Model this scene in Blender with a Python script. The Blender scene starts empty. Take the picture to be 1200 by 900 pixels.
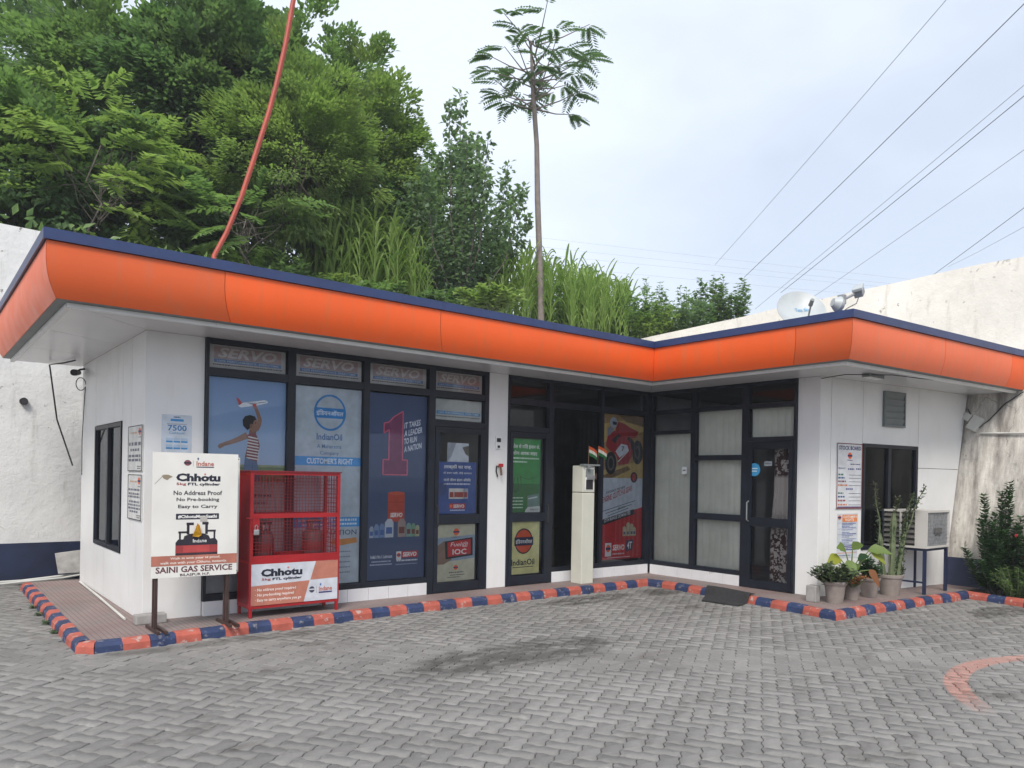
import bpy, bmesh, math, random
import numpy as np
from mathutils import Vector, Matrix
random.seed(7); RNG = np.random.default_rng(7)
SC = bpy.context.scene
COL = SC.collection
rad = math.radians

# ------------------------------------------------------------------ camera
F_PX, HY = 890.46, 561.1
CAM = np.array([-1.981, -8.711, 1.70])
def cam_axes(yaw=38.649, pitch=-0.136, roll=1.015):
    t, p, r = rad(yaw), rad(pitch), rad(roll)
    F = np.array([math.sin(t), math.cos(t), 0]); R = np.array([math.cos(t), -math.sin(t), 0]); U = np.array([0, 0, 1.0])
    F, U = math.cos(p)*F + math.sin(p)*U, math.cos(p)*U - math.sin(p)*F
    return F, math.cos(r)*R + math.sin(r)*U, math.cos(r)*U - math.sin(r)*R
CF, CR, CU = cam_axes()
cam = bpy.data.cameras.new('camera'); co = bpy.data.objects.new('camera', cam); COL.objects.link(co)
cam.sensor_fit = 'HORIZONTAL'; cam.sensor_width = 36.0
cam.lens = 36.0*F_PX/1200.0; cam.shift_y = (HY-450.0)/1200.0
cam.clip_start = 0.05; cam.clip_end = 3000
co.matrix_world = Matrix(((CR[0], CU[0], -CF[0], CAM[0]), (CR[1], CU[1], -CF[1], CAM[1]), (CR[2], CU[2], -CF[2], CAM[2]), (0, 0, 0, 1)))
SC.camera = co
def at(x, y, depth):                       # a world point seen at photo pixel (x, y) at the given distance
    d = CF + CR*(x-600)/F_PX - CU*(y-HY)/F_PX
    return CAM + depth*d
def proj(p):
    d = np.asarray(p, float) - CAM; z = d @ CF
    return 600 + F_PX*(d @ CR)/z, HY - F_PX*(d @ CU)/z, z

# ------------------------------------------------------------------ sky, sun, exposure
SUN_EL, SUN_AZ = 48.0, 226.0               # azimuth clockwise from +y: behind the camera, to the left
W = bpy.data.worlds.new('World'); SC.world = W; W.use_nodes = True
nt = W.node_tree; nt.nodes.clear()
def N(t, **k):
    n = nt.nodes.new(t)
    for a, b in k.items(): setattr(n, a, b)
    return n
out = N('ShaderNodeOutputWorld'); bg = N('ShaderNodeBackground'); bg.inputs[1].default_value = 0.10
sky = N('ShaderNodeTexSky', sky_type='NISHITA', sun_disc=False)
sky.sun_elevation = rad(SUN_EL); sky.sun_rotation = rad(SUN_AZ); sky.air_density = 1.0; sky.dust_density = 3.0; sky.ozone_density = 1.5
tc = N('ShaderNodeTexCoord'); mp = N('ShaderNodeMapping'); mp.inputs['Scale'].default_value = (1.0, 1.0, 2.2)
no = N('ShaderNodeTexNoise'); no.inputs['Scale'].default_value = 1.5; no.inputs['Detail'].default_value = 5; no.inputs['Roughness'].default_value = 0.5
cr = N('ShaderNodeValToRGB'); cr.color_ramp.elements[0].position = 0.34; cr.color_ramp.elements[1].position = 0.60
cr.color_ramp.elements[0].color = (0.64, 0.64, 0.64, 1); cr.color_ramp.elements[1].color = (0.97, 0.97, 0.97, 1)
cl = N('ShaderNodeRGB'); cl.outputs[0].default_value = (6.9, 7.55, 8.7, 1)
mx = N('ShaderNodeMix', data_type='RGBA')
L = nt.links.new
L(tc.outputs['Generated'], mp.inputs[0]); L(mp.outputs[0], no.inputs[0]); L(no.outputs[0], cr.inputs[0])
L(cr.outputs[0], mx.inputs[0]); L(sky.outputs[0], mx.inputs[6]); L(cl.outputs[0], mx.inputs[7]); L(mx.outputs[2], bg.inputs[0]); L(bg.outputs[0], out.inputs[0])
sl = bpy.data.lights.new('sun', 'SUN'); sl.energy = 2.4; sl.angle = rad(22); sl.color = (1.0, 0.94, 0.85)
so = bpy.data.objects.new('sun', sl); COL.objects.link(so)
sd = Vector((math.sin(rad(SUN_AZ))*math.cos(rad(SUN_EL)), math.cos(rad(SUN_AZ))*math.cos(rad(SUN_EL)), math.sin(rad(SUN_EL))))
so.rotation_euler = sd.to_track_quat('Z', 'Y').to_euler()
SC.view_settings.view_transform = 'Standard'; SC.view_settings.look = 'None'; SC.view_settings.exposure = 0.52; SC.view_settings.gamma = 1.0
SC.view_settings.use_curve_mapping = False
SC.cycles.max_bounces = 8; SC.cycles.transparent_max_bounces = 16; SC.cycles.use_denoising = True

# ------------------------------------------------------------------ materials
MAT = {}
def base(name):
    m = bpy.data.materials.new(name); m.use_nodes = True; MAT[name] = m
    t = m.node_tree; b = t.nodes['Principled BSDF']
    return m, t, b
def nn(t, kind, **k):
    n = t.nodes.new(kind)
    for a, b in k.items(): setattr(n, a, b)
    return n
def noise(t, scale, detail=4, rough=0.55, vec=None, stretch=None):
    n = nn(t, 'ShaderNodeTexNoise'); n.inputs['Scale'].default_value = scale; n.inputs['Detail'].default_value = detail; n.inputs['Roughness'].default_value = rough
    if vec is None:
        g = nn(t, 'ShaderNodeNewGeometry'); vec = g.outputs['Position']
    if stretch:
        m = nn(t, 'ShaderNodeMapping'); m.inputs['Scale'].default_value = stretch; t.links.new(vec, m.inputs[0]); vec = m.outputs[0]
    t.links.new(vec, n.inputs['Vector'])
    return n.outputs[0]
def ramp(t, fac, p0, p1, c0=(0, 0, 0, 1), c1=(1, 1, 1, 1)):
    r = nn(t, 'ShaderNodeValToRGB'); e = r.color_ramp.elements
    e[0].position = p0; e[1].position = p1; e[0].color = c0; e[1].color = c1
    t.links.new(fac, r.inputs[0]); return r.outputs[0]
def mixc(t, fac, a, b, blend='MIX'):
    m = nn(t, 'ShaderNodeMix', data_type='RGBA', blend_type=blend)
    for i, v in ((0, fac), (6, a), (7, b)):
        if isinstance(v, (int, float)): m.inputs[i].default_value = v
        elif isinstance(v, tuple): m.inputs[i].default_value = v if len(v) == 4 else (*v, 1)
        else: t.links.new(v, m.inputs[i])
    return m.outputs[2]
def bump(t, b, h, strength=0.3, dist=0.01):
    n = nn(t, 'ShaderNodeBump'); n.inputs['Strength'].default_value = strength; n.inputs['Distance'].default_value = dist
    t.links.new(h, n.inputs['Height']); t.links.new(n.outputs[0], b.inputs['Normal'])
def mk(name, col, rough=0.6, metal=0.0, var=0.12, scale=3.0, bmp=0.0, bscale=60, spec=0.5, wear=None, wear_amt=0.62, wscale=14):
    m, t, b = base(name)
    b.inputs['Roughness'].default_value = rough; b.inputs['Metallic'].default_value = metal; b.inputs['Specular IOR Level'].default_value = spec
    lo = tuple(max(0, c*(1-var)) for c in col); hi = tuple(min(1, c*(1+var)) for c in col)
    c = mixc(t, ramp(t, noise(t, scale, 5), 0.3, 0.7), lo, hi)
    if wear is not None:
        c = mixc(t, ramp(t, noise(t, wscale, 6, 0.65), wear_amt, wear_amt+0.07), c, wear)
    t.links.new(c, b.inputs['Base Color'])
    if bmp: bump(t, b, noise(t, bscale, 3), bmp, 0.004)
    return m
def S(h):                                   # sRGB 0-255 to linear
    return tuple(((v/255+0.055)/1.055)**2.4 if v > 10 else v/255/12.92 for v in h)

def panel_mat():
    m, t, b = base('white_panel'); b.inputs['Roughness'].default_value = 0.42
    c = mixc(t, ramp(t, noise(t, 1.1, 6, 0.6), 0.3, 0.7), (0.70, 0.70, 0.695), (0.79, 0.79, 0.785))
    c = mixc(t, ramp(t, noise(t, 1.1, 8, 0.66, stretch=(2.2, 2.2, 0.45)), 0.56, 0.90), c, (0.56, 0.54, 0.50))
    c = mixc(t, ramp(t, noise(t, 6, 8, 0.75), 0.66, 0.74), c, (0.50, 0.48, 0.45))
    t.links.new(c, b.inputs['Base Color']); bump(t, b, noise(t, 1.3, 2), 0.15, 0.02)
panel_mat()
mk('white_soffit', (0.66, 0.66, 0.67), 0.25, var=0.05, scale=1.0)
mk('white_trim', (0.75, 0.75, 0.74), 0.4, var=0.06, scale=6)
mk('dark_joint', (0.03, 0.03, 0.035), 0.8)
mk('frame_black', (0.010, 0.013, 0.022), 0.45, var=0.3, scale=4, spec=0.35)
def fascia_mat(name, col):
    m, t, b = base(name); b.inputs['Roughness'].default_value = 0.42; b.inputs['Specular IOR Level'].default_value = 0.35
    c = mixc(t, ramp(t, noise(t, 0.9, 5), 0.3, 0.7), tuple(x*0.94 for x in col), tuple(min(1, x*1.05) for x in col))
    c = mixc(t, ramp(t, noise(t, 1.4, 8, 0.66, stretch=(7, 7, 0.45)), 0.52, 0.80), c, (col[0]*0.80, col[1]*1.15+0.015, col[2]*1.6+0.02))
    c = mixc(t, ramp(t, noise(t, 5, 8, 0.72), 0.62, 0.80), c, (col[0]*0.9, col[1]*1.35+0.02, col[2]*2+0.03))
    t.links.new(c, b.inputs['Base Color']); bump(t, b, noise(t, 1.6, 3), 0.12, 0.02)
    rr = ramp(t, noise(t, 3, 6), 0.3, 0.7, (0.36,)*3+(1,), (0.52,)*3+(1,)); t.links.new(rr, b.inputs['Roughness'])
fascia_mat('orange_a', (0.80, 0.112, 0.018)); fascia_mat('orange_b', (0.66, 0.112, 0.028)); fascia_mat('orange_c', (0.74, 0.145, 0.055))
mk('coping_blue', (0.022, 0.040, 0.125), 0.4, var=0.15, scale=3)
mk('tile_white', (0.66, 0.66, 0.68), 0.18, var=0.06, scale=5, wear=(0.38, 0.36, 0.33), wear_amt=0.66, wscale=5)
mk('interior', (0.40, 0.40, 0.41), 0.8, var=0.1)
mk('interior_dark', (0.20, 0.20, 0.205), 0.8, var=0.2)
mk('roof_cement', (0.35, 0.34, 0.32), 0.9, var=0.2, scale=2)
mk('navy_paint', (0.012, 0.020, 0.055), 0.5, var=0.3, scale=3, wear=(0.06, 0.06, 0.08), wear_amt=0.66)
mk('red_paint', (0.34, 0.010, 0.014), 0.38, var=0.15, scale=3)
mk('red_dark', (0.20, 0.008, 0.012), 0.45, var=0.2, scale=3)
mk('brown_steel', (0.045, 0.022, 0.018), 0.6, var=0.3, scale=8)
mk('board_white', (0.70, 0.69, 0.65), 0.5, var=0.05, scale=4, wear=(0.55, 0.50, 0.42), wear_amt=0.70, wscale=6)
mk('steel', (0.5, 0.5, 0.5), 0.35, 0.8)
mk('grey_metal', (0.20, 0.22, 0.22), 0.6, var=0.1)
mk('vent_grey', (0.15, 0.17, 0.17), 0.6, var=0.1)
mk('black_rubber', (0.022, 0.022, 0.024), 0.9, var=0.3, scale=20, bmp=0.6, bscale=160)
mk('black_plastic', (0.02, 0.02, 0.022), 0.5)
mk('cream_paint', (0.58, 0.58, 0.50), 0.55, var=0.06, scale=3, wear=(0.36, 0.34, 0.28), wear_amt=0.68, wscale=5)
mk('pot_clay', (0.235, 0.20, 0.18), 0.8, var=0.12, scale=14, bmp=0.3)
mk('pot_rim', (0.30, 0.26, 0.235), 0.7, var=0.12, scale=14)
mk('soil', (0.06, 0.045, 0.035), 0.95, var=0.4, scale=30, bmp=0.6)
mk('concrete', (0.30, 0.29, 0.28), 0.9, var=0.2, scale=9, bmp=0.5)
mk('ac_body', (0.52, 0.50, 0.47), 0.5, var=0.06)
mk('ac_coil', (0.34, 0.35, 0.37), 0.5, 0.3, var=0.35, scale=22)
mk('ac_dark', (0.10, 0.095, 0.09), 0.7)
mk('pipe_white', (0.55, 0.55, 0.52), 0.5)
mk('orange_pole', (0.36, 0.050, 0.026), 0.5, var=0.15, scale=4)
mk('dish_white', (0.40, 0.43, 0.44), 0.4)
mk('cable', (0.015, 0.015, 0.017), 0.6)
mk('wire_grey', (0.14, 0.14, 0.16), 0.6)
mk('galv', (0.30, 0.31, 0.32), 0.5, 0.5)
mk('blind', (0.70, 0.69, 0.60), 0.85, var=0.08, scale=4)
mk('wood', (0.16, 0.09, 0.05), 0.5, var=0.2, scale=5)
mk('gas_red', (0.17, 0.022, 0.024), 0.5, var=0.2, scale=6)
mk('gas_grey', (0.10, 0.065, 0.07), 0.55, var=0.2, scale=6)
mk('bark', (0.14, 0.12, 0.105), 0.9, var=0.3, scale=12, bmp=0.6, bscale=40)
mk('bark_tall', (0.20, 0.17, 0.155), 0.9, var=0.2, scale=8, bmp=0.5, bscale=40)
mk('stem_green', (0.10, 0.13, 0.06), 0.7, var=0.2, scale=9)
mk('flower_red', (0.45, 0.02, 0.03), 0.6)
mk('kerb_orange', (0.38, 0.088, 0.060), 0.7, var=0.22, scale=7, bmp=0.5, bscale=50, wear=(0.40, 0.30, 0.27), wear_amt=0.58, wscale=13)
mk('kerb_blue', (0.020, 0.036, 0.100), 0.65, var=0.35, scale=7, bmp=0.5, bscale=50, wear=(0.17, 0.17, 0.20), wear_amt=0.58, wscale=13)

# print colours for posters and notices: matt sheets
PRINT = {}
def pc(rgb):                                # a print ink given as sRGB 0-255
    k = 'ink_%02x%02x%02x' % rgb
    if k not in MAT: mk(k, S(rgb), 0.5, var=0.13, scale=9, spec=0.35, bmp=0.25, bscale=14)
    return MAT[k]
def gradient(name, c0, c1, z0, z1):         # a printed two-tone fade between two heights of the sheet itself
    m, t, b = base(name); b.inputs['Roughness'].default_value = 0.55
    tc_ = nn(t, 'ShaderNodeTexCoord'); s = nn(t, 'ShaderNodeSeparateXYZ'); t.links.new(tc_.outputs['Generated'], s.inputs[0])
    mr = nn(t, 'ShaderNodeMapRange'); t.links.new(s.outputs[2], mr.inputs[0])
    t.links.new(mixc(t, mr.outputs[0], S(c0), S(c1)), b.inputs['Base Color']); return m
gradient('poster_sky', (168, 186, 208), (104, 138, 182), 0, 1)
gradient('poster_navy', (58, 72, 104), (66, 80, 114), 0, 1)

def glass(name, tint, refl=1.0):
    m, t, b = base(name); t.nodes.remove(b)
    tr = nn(t, 'ShaderNodeBsdfTransparent'); tr.inputs[0].default_value = (*tint, 1)
    gl = nn(t, 'ShaderNodeBsdfGlossy'); gl.inputs['Roughness'].default_value = 0.03; gl.inputs[0].default_value = (0.8, 0.85, 0.9, 1)
    fr = nn(t, 'ShaderNodeFresnel'); fr.inputs[0].default_value = 1.27
    ms = nn(t, 'ShaderNodeMixShader'); t.links.new(fr.outputs[0], ms.inputs[0]); t.links.new(tr.outputs[0], ms.inputs[1]); t.links.new(gl.outputs[0], ms.inputs[2])
    t.links.new(ms.outputs[0], t.nodes['Material Output'].inputs[0]); return m
glass('glass', (0.965, 0.975, 0.98)); glass('glass_dark', (0.55, 0.58, 0.60))

# old limewashed retaining walls: blotches, streaks, pits
def oldwall(name, col, stain, k0=0.52, k1=0.75, streak=(3.0, 3.0, 0.35), low=None, crack=(0.5, 0.6)):
    m, t, b = base(name); b.inputs['Roughness'].default_value = 0.9; b.inputs['Specular IOR Level'].default_value = 0.2
    c = mixc(t, ramp(t, noise(t, 1.2, 6, 0.6), 0.35, 0.7), tuple(x*0.88 for x in col), tuple(min(1, x*1.06) for x in col))
    c = mixc(t, ramp(t, noise(t, 1.6, 8, 0.68, stretch=streak), k0, k1), c, stain)
    c = mixc(t, ramp(t, noise(t, 7.0, 7, 0.7), 0.625, 0.69), c, tuple(x*0.55 for x in stain))
    v = nn(t, 'ShaderNodeTexVoronoi', feature='DISTANCE_TO_EDGE'); v.inputs['Scale'].default_value = 0.55
    g = nn(t, 'ShaderNodeNewGeometry'); mm = nn(t, 'ShaderNodeVectorMath', operation='ADD'); t.links.new(g.outputs['Position'], mm.inputs[0])
    nv = nn(t, 'ShaderNodeTexNoise'); nv.inputs['Scale'].default_value = 1.5; nv.inputs['Detail'].default_value = 5; t.links.new(g.outputs['Position'], nv.inputs['Vector'])
    t.links.new(nv.outputs[1], mm.inputs[1]); t.links.new(mm.outputs[0], v.inputs['Vector'])
    ck = ramp(t, v.outputs['Distance'], 0.0025, 0.006, (1, 1, 1, 1), (0, 0, 0, 1))
    ckm = nn(t, 'ShaderNodeMath', operation='MULTIPLY'); t.links.new(ck, ckm.inputs[0]); t.links.new(ramp(t, noise(t, 0.8, 2), *crack), ckm.inputs[1])
    c = mixc(t, ckm.outputs[0], c, (0.22, 0.20, 0.18))
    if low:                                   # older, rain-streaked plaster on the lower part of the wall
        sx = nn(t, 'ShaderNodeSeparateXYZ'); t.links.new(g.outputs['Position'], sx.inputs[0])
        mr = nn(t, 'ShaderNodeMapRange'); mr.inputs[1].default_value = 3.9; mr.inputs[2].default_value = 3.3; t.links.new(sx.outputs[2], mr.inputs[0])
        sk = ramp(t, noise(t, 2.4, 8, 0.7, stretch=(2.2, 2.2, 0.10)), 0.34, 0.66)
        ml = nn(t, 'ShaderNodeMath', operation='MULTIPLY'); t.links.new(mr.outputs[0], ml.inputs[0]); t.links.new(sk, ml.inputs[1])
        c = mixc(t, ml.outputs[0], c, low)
    t.links.new(c, b.inputs['Base Color']); bump(t, b, noise(t, 9, 8, 0.7), 0.7, 0.02); return m
oldwall('wall_old_white', (0.72, 0.72, 0.71), (0.44, 0.43, 0.41), 0.56, 0.80, crack=(0.60, 0.68))
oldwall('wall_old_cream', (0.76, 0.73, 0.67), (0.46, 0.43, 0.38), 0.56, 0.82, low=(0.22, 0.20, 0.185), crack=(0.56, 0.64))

# paving: grey pavers with stains and a faded painted arc
def paving(name, flat=False):
    m, t, b = base(name); b.inputs['Roughness'].default_value = 0.75; b.inputs['Specular IOR Level'].default_value = 0.35
    at_ = nn(t, 'ShaderNodeAttribute', attribute_name='rnd'); oi = nn(t, 'ShaderNodeObjectInfo')
    ad = nn(t, 'ShaderNodeMath', operation='ADD'); t.links.new(at_.outputs['Fac'], ad.inputs[0]); t.links.new(oi.outputs['Random'], ad.inputs[1])
    fr = nn(t, 'ShaderNodeMath', operation='FRACT'); t.links.new(ad.outputs[0], fr.inputs[0])
    c = mixc(t, fr.outputs[0], (0.150, 0.146, 0.139), (0.290, 0.281, 0.268))
    c = mixc(t, ramp(t, noise(t, 0.7, 5, 0.6), 0.3, 0.72), c, (0.29, 0.29, 0.29), 'MIX') if False else mixc(t, 0.6, c, mixc(t, ramp(t, noise(t, 0.55, 6, 0.62), 0.32, 0.7), (0.165, 0.161, 0.154), (0.290, 0.282, 0.270)))
    c = mixc(t, ramp(t, noise(t, 30, 6, 0.7), 0.35, 0.75), mixc(t, 1.0, c, (0.86, 0.86, 0.86), 'MULTIPLY'), c)
    # oil and damp stains
    st = ramp(t, noise(t, 1.1, 7, 0.62, stretch=(0.8, 1.5, 1)), 0.60, 0.72)
    c = mixc(t, st, c, mixc(t, 1.0, c, (0.50, 0.48, 0.45), 'MULTIPLY'))
    c = mixc(t, ramp(t, noise(t, 9, 8, 0.75), 0.63, 0.70), c, mixc(t, 1.0, c, (0.55, 0.53, 0.50), 'MULTIPLY'))
    c = mixc(t, ramp(t, noise(t, 2.3, 7, 0.7, stretch=(1.4, 0.8, 1)), 0.60, 0.74), c, (0.33, 0.32, 0.30))
    g = nn(t, 'ShaderNodeNewGeometry')
    for (px, py, rx, ry, amt) in ((5.5, -1.08, 1.1, 0.32, 0.38), (2.7, -3.1, 1.6, 0.55, 0.45), (7.05, -1.15, 0.5, 0.35, 0.45), (9.6, -4.85, 1.0, 0.35, 0.45), (0.6, -1.0, 1.6, 0.18, 0.6), (10.1, -5.6, 0.5, 0.8, 0.5)):
        mpn = nn(t, 'ShaderNodeMapping', vector_type='POINT'); mpn.inputs['Location'].default_value = (-px/rx, -py/ry, 0); mpn.inputs['Scale'].default_value = (1/rx, 1/ry, 0)
        t.links.new(g.outputs['Position'], mpn.inputs[0])
        ln = nn(t, 'ShaderNodeVectorMath', operation='LENGTH'); t.links.new(mpn.outputs[0], ln.inputs[0])
        a2 = nn(t, 'ShaderNodeMath', operation='ADD'); t.links.new(ln.outputs['Value'], a2.inputs[0]); t.links.new(noise(t, 3.5, 6, 0.65), a2.inputs[1])
        hf = nn(t, 'ShaderNodeMath', operation='MULTIPLY'); t.links.new(a2.outputs[0], hf.inputs[0]); hf.inputs[1].default_value = 0.5
        msk = ramp(t, hf.outputs[0], 0.55, 0.72, (1, 1, 1, 1), (0, 0, 0, 1))
        pm_ = nn(t, 'ShaderNodeMath', operation='MULTIPLY'); t.links.new(msk, pm_.inputs[0]); t.links.new(ramp(t, noise(t, 2.6, 7, 0.7, stretch=(1.0, 2.2, 1)), 0.36, 0.52), pm_.inputs[1])
        c = mixc(t, pm_.outputs[0], c, mixc(t, 1.0, c, (amt, amt, amt*0.97), 'MULTIPLY'))
    # painted arc on the ground, worn
    mpn = nn(t, 'ShaderNodeMapping'); mpn.inputs['Location'].default_value = (-5.9, 7.88, 0); mpn.inputs['Scale'].default_value = (1, 1, 0); t.links.new(g.outputs['Position'], mpn.inputs[0])
    ln = nn(t, 'ShaderNodeVectorMath', operation='LENGTH'); t.links.new(mpn.outputs[0], ln.inputs[0])
    sb = nn(t, 'ShaderNodeMath', operation='SUBTRACT'); t.links.new(ln.outputs['Value'], sb.inputs[0]); sb.inputs[1].default_value = 2.03
    ab = nn(t, 'ShaderNodeMath', operation='ABSOLUTE'); t.links.new(sb.outputs[0], ab.inputs[0])
    rg = ramp(t, ab.outputs[0], 0.085, 0.10, (1, 1, 1, 1), (0, 0, 0, 1))
    wr = nn(t, 'ShaderNodeMath', operation='MULTIPLY'); t.links.new(rg, wr.inputs[0]); t.links.new(ramp(t, noise(t, 25, 6, 0.7), 0.40, 0.60, (0.85,)*3+(1,), (0.30,)*3+(1,)), wr.inputs[1])
    sy_ = nn(t, 'ShaderNodeSeparateXYZ'); t.links.new(g.outputs['Position'], sy_.inputs[0]); my_ = nn(t, 'ShaderNodeMapRange'); my_.inputs[1].default_value = -6.55; my_.inputs[2].default_value = -6.15; t.links.new(sy_.outputs[1], my_.inputs[0])
    w2 = nn(t, 'ShaderNodeMath', operation='MULTIPLY'); t.links.new(wr.outputs[0], w2.inputs[0]); t.links.new(my_.outputs[0], w2.inputs[1])
    c = mixc(t, w2.outputs[0], c, (0.44, 0.20, 0.155))
    t.links.new(c, b.inputs['Base Color']); bump(t, b, noise(t, 90, 5, 0.7), 0.5, 0.004); return m
paving('paver')
mk('joint_sand', (0.095, 0.090, 0.083), 0.95, var=0.4, scale=8, bmp=0.5)
mk('asphalt', (0.16, 0.16, 0.16), 0.9, var=0.2, scale=2, bmp=0.4)

# platform: red-brown grooved cement tiles, dusty
def platform_mat():
    m, t, b = base('platform_tile'); b.inputs['Roughness'].default_value = 0.7
    c = mixc(t, ramp(t, noise(t, 1.3, 6, 0.6), 0.3, 0.7), (0.215, 0.150, 0.140), (0.300, 0.235, 0.222))
    c = mixc(t, ramp(t, noise(t, 2.2, 7, 0.65), 0.5, 0.72), c, (0.20, 0.185, 0.17))
    br = nn(t, 'ShaderNodeTexBrick', offset=0.0); br.inputs['Scale'].default_value = 1.0
    br.inputs['Brick Width'].default_value = 0.05; br.inputs['Row Height'].default_value = 0.05; br.inputs['Mortar Size'].default_value = 0.004
    br.inputs['Color1'].default_value = (1, 1, 1, 1); br.inputs['Color2'].default_value = (0.9, 0.9, 0.9, 1); br.inputs['Mortar'].default_value = (0.5, 0.5, 0.5, 1)
    g = nn(t, 'ShaderNodeNewGeometry'); t.links.new(g.outputs['Position'], br.inputs['Vector'])
    c = mixc(t, 1.0, c, br.outputs['Color'], 'MULTIPLY')
    t.links.new(c, b.inputs['Base Color']); bump(t, b, br.outputs['Color'], 0.4, 0.004); return m
platform_mat()

# foliage: leaf colour by a per-leaf random value and a slow drift; lets light through
def leaf(name, c0, c1, c2, transl=0.35, rough=0.5):
    m, t, b = base(name); b.inputs['Roughness'].default_value = rough; b.inputs['Specular IOR Level'].default_value = 0.35
    at_ = nn(t, 'ShaderNodeAttribute', attribute_name='rnd')
    c = mixc(t, at_.outputs['Fac'], c0, c1)
    c = mixc(t, ramp(t, noise(t, 0.9, 3), 0.42, 0.70), c, c2)
    t.links.new(c, b.inputs['Base Color'])
    tl = nn(t, 'ShaderNodeBsdfTranslucent'); t.links.new(mixc(t, 1.0, c, (1.3, 1.5, 0.8), 'MULTIPLY'), tl.inputs[0])
    ms = nn(t, 'ShaderNodeMixShader'); ms.inputs[0].default_value = transl
    t.links.new(b.outputs[0], ms.inputs[1]); t.links.new(tl.outputs[0], ms.inputs[2]); t.links.new(ms.outputs[0], t.nodes['Material Output'].inputs[0]); return m
leaf('leaf_dark', (0.090, 0.145, 0.080), (0.165, 0.245, 0.112), (0.112, 0.195, 0.088), 0.45, 0.42)
leaf('leaf_mid', (0.122, 0.190, 0.090), (0.210, 0.300, 0.120), (0.160, 0.255, 0.100), 0.47, 0.42)
leaf('leaf_light', (0.165, 0.230, 0.092), (0.275, 0.350, 0.125), (0.215, 0.310, 0.105), 0.47, 0.42)
leaf('leaf_blue', (0.130, 0.195, 0.130), (0.200, 0.280, 0.165), (0.160, 0.240, 0.140), 0.47, 0.42)
leaf('leaf_corn', (0.170, 0.260, 0.065), (0.280, 0.370, 0.110), (0.215, 0.325, 0.085), 0.45, 0.42)
leaf('leaf_tall', (0.060, 0.105, 0.060), (0.105, 0.165, 0.085), (0.080, 0.135, 0.070), 0.4, 0.42)
leaf('leaf_gloss', (0.030, 0.070, 0.034), (0.060, 0.120, 0.050), (0.040, 0.095, 0.040), 0.25, 0.35)
leaf('leaf_yellow', (0.26, 0.27, 0.03), (0.42, 0.36, 0.04), (0.20, 0.25, 0.03), 0.3)
leaf('leaf_pale', (0.13, 0.19, 0.05), (0.22, 0.30, 0.07), (0.15, 0.23, 0.055), 0.3)
leaf('leaf_succulent', (0.045, 0.080, 0.036), (0.080, 0.125, 0.055), (0.075, 0.070, 0.045), 0.2, 0.4)
leaf('leaf_brown', (0.16, 0.06, 0.02), (0.28, 0.11, 0.03), (0.2, 0.08, 0.03), 0.2)
mk('hill_soil', (0.055, 0.075, 0.030), 0.95, var=0.4, scale=1.5, bmp=0.6, bscale=6)

# ------------------------------------------------------------------ mesh helpers
def link(o, parent=None):
    COL.objects.link(o)
    if parent is not None: o.parent = parent
    return o
def obj(name, bm, mat, parent=None, smooth=False):
    me = bpy.data.meshes.new(name); bm.to_mesh(me); bm.free()
    for mm in (mat if isinstance(mat, (list, tuple)) else [mat]): me.materials.append(MAT[mm] if isinstance(mm, str) else mm)
    if smooth:
        me.polygons.foreach_set('use_smooth', [True]*len(me.polygons)); me.set_sharp_from_angle(angle=rad(42))
    return link(bpy.data.objects.new(name, me), parent)
def tag(o, label, cat, group=None):
    o['label'] = label; o['category'] = cat
    if group: o['group'] = group
    return o
def thing(name, label, cat, loc=(0, 0, 0), rz=0, group=None):
    o = bpy.data.objects.new(name, None); o.empty_display_size = 0.1; COL.objects.link(o); o.location = loc; o.rotation_euler = (0, 0, rz)
    return tag(o, label, cat, group)
def struct(o): o['kind'] = 'structure'; return o
def stuff(o): o['kind'] = 'stuff'; return o
def BM(): return bmesh.new()
def box(bm, x0, x1, y0, y1, z0, z1, M=None):
    vs = [bm.verts.new((x, y, z)) for x in (x0, x1) for y in (y0, y1) for z in (z0, z1)]
    for f in ((0, 1, 3, 2), (4, 6, 7, 5), (0, 4, 5, 1), (2, 3, 7, 6), (0, 2, 6, 4), (1, 5, 7, 3)): bm.faces.new([vs[i] for i in f])
    if M is not None:
        for v in vs: v.co = M @ v.co
    return vs
def bevbox(bm, x0, x1, y0, y1, z0, z1, w=0.006, M=None):
    b2 = bmesh.new(); box(b2, x0, x1, y0, y1, z0, z1)
    bmesh.ops.bevel(b2, geom=b2.edges[:], offset=w, segments=2, affect='EDGES', profile=0.6)
    add_bm(bm, b2, M); b2.free()
def add_bm(bm, b2, M=None):
    mp_ = {}
    for v in b2.verts: mp_[v] = bm.verts.new(M @ v.co if M is not None else v.co)
    for f in b2.faces:
        try: bm.faces.new([mp_[v] for v in f.verts])
        except ValueError: pass
def prism(bm, pts, z0, z1):                 # polygon (x, y) extruded in z
    a = [bm.verts.new((p[0], p[1], z0)) for p in pts]; b = [bm.verts.new((p[0], p[1], z1)) for p in pts]
    n = len(pts)
    bm.faces.new(a[::-1]); bm.faces.new(b)
    for i in range(n): bm.faces.new((a[i], a[(i+1) % n], b[(i+1) % n], b[i]))
def slab(bm, quad, off):                    # 3-D polygon thickened by vector off
    a = [bm.verts.new(p) for p in quad]; b = [bm.verts.new(Vector(p)+Vector(off)) for p in quad]
    n = len(quad); bm.faces.new(a); bm.faces.new(b[::-1])
    for i in range(n): bm.faces.new((a[i], b[i], b[(i+1) % n], a[(i+1) % n]))
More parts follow.
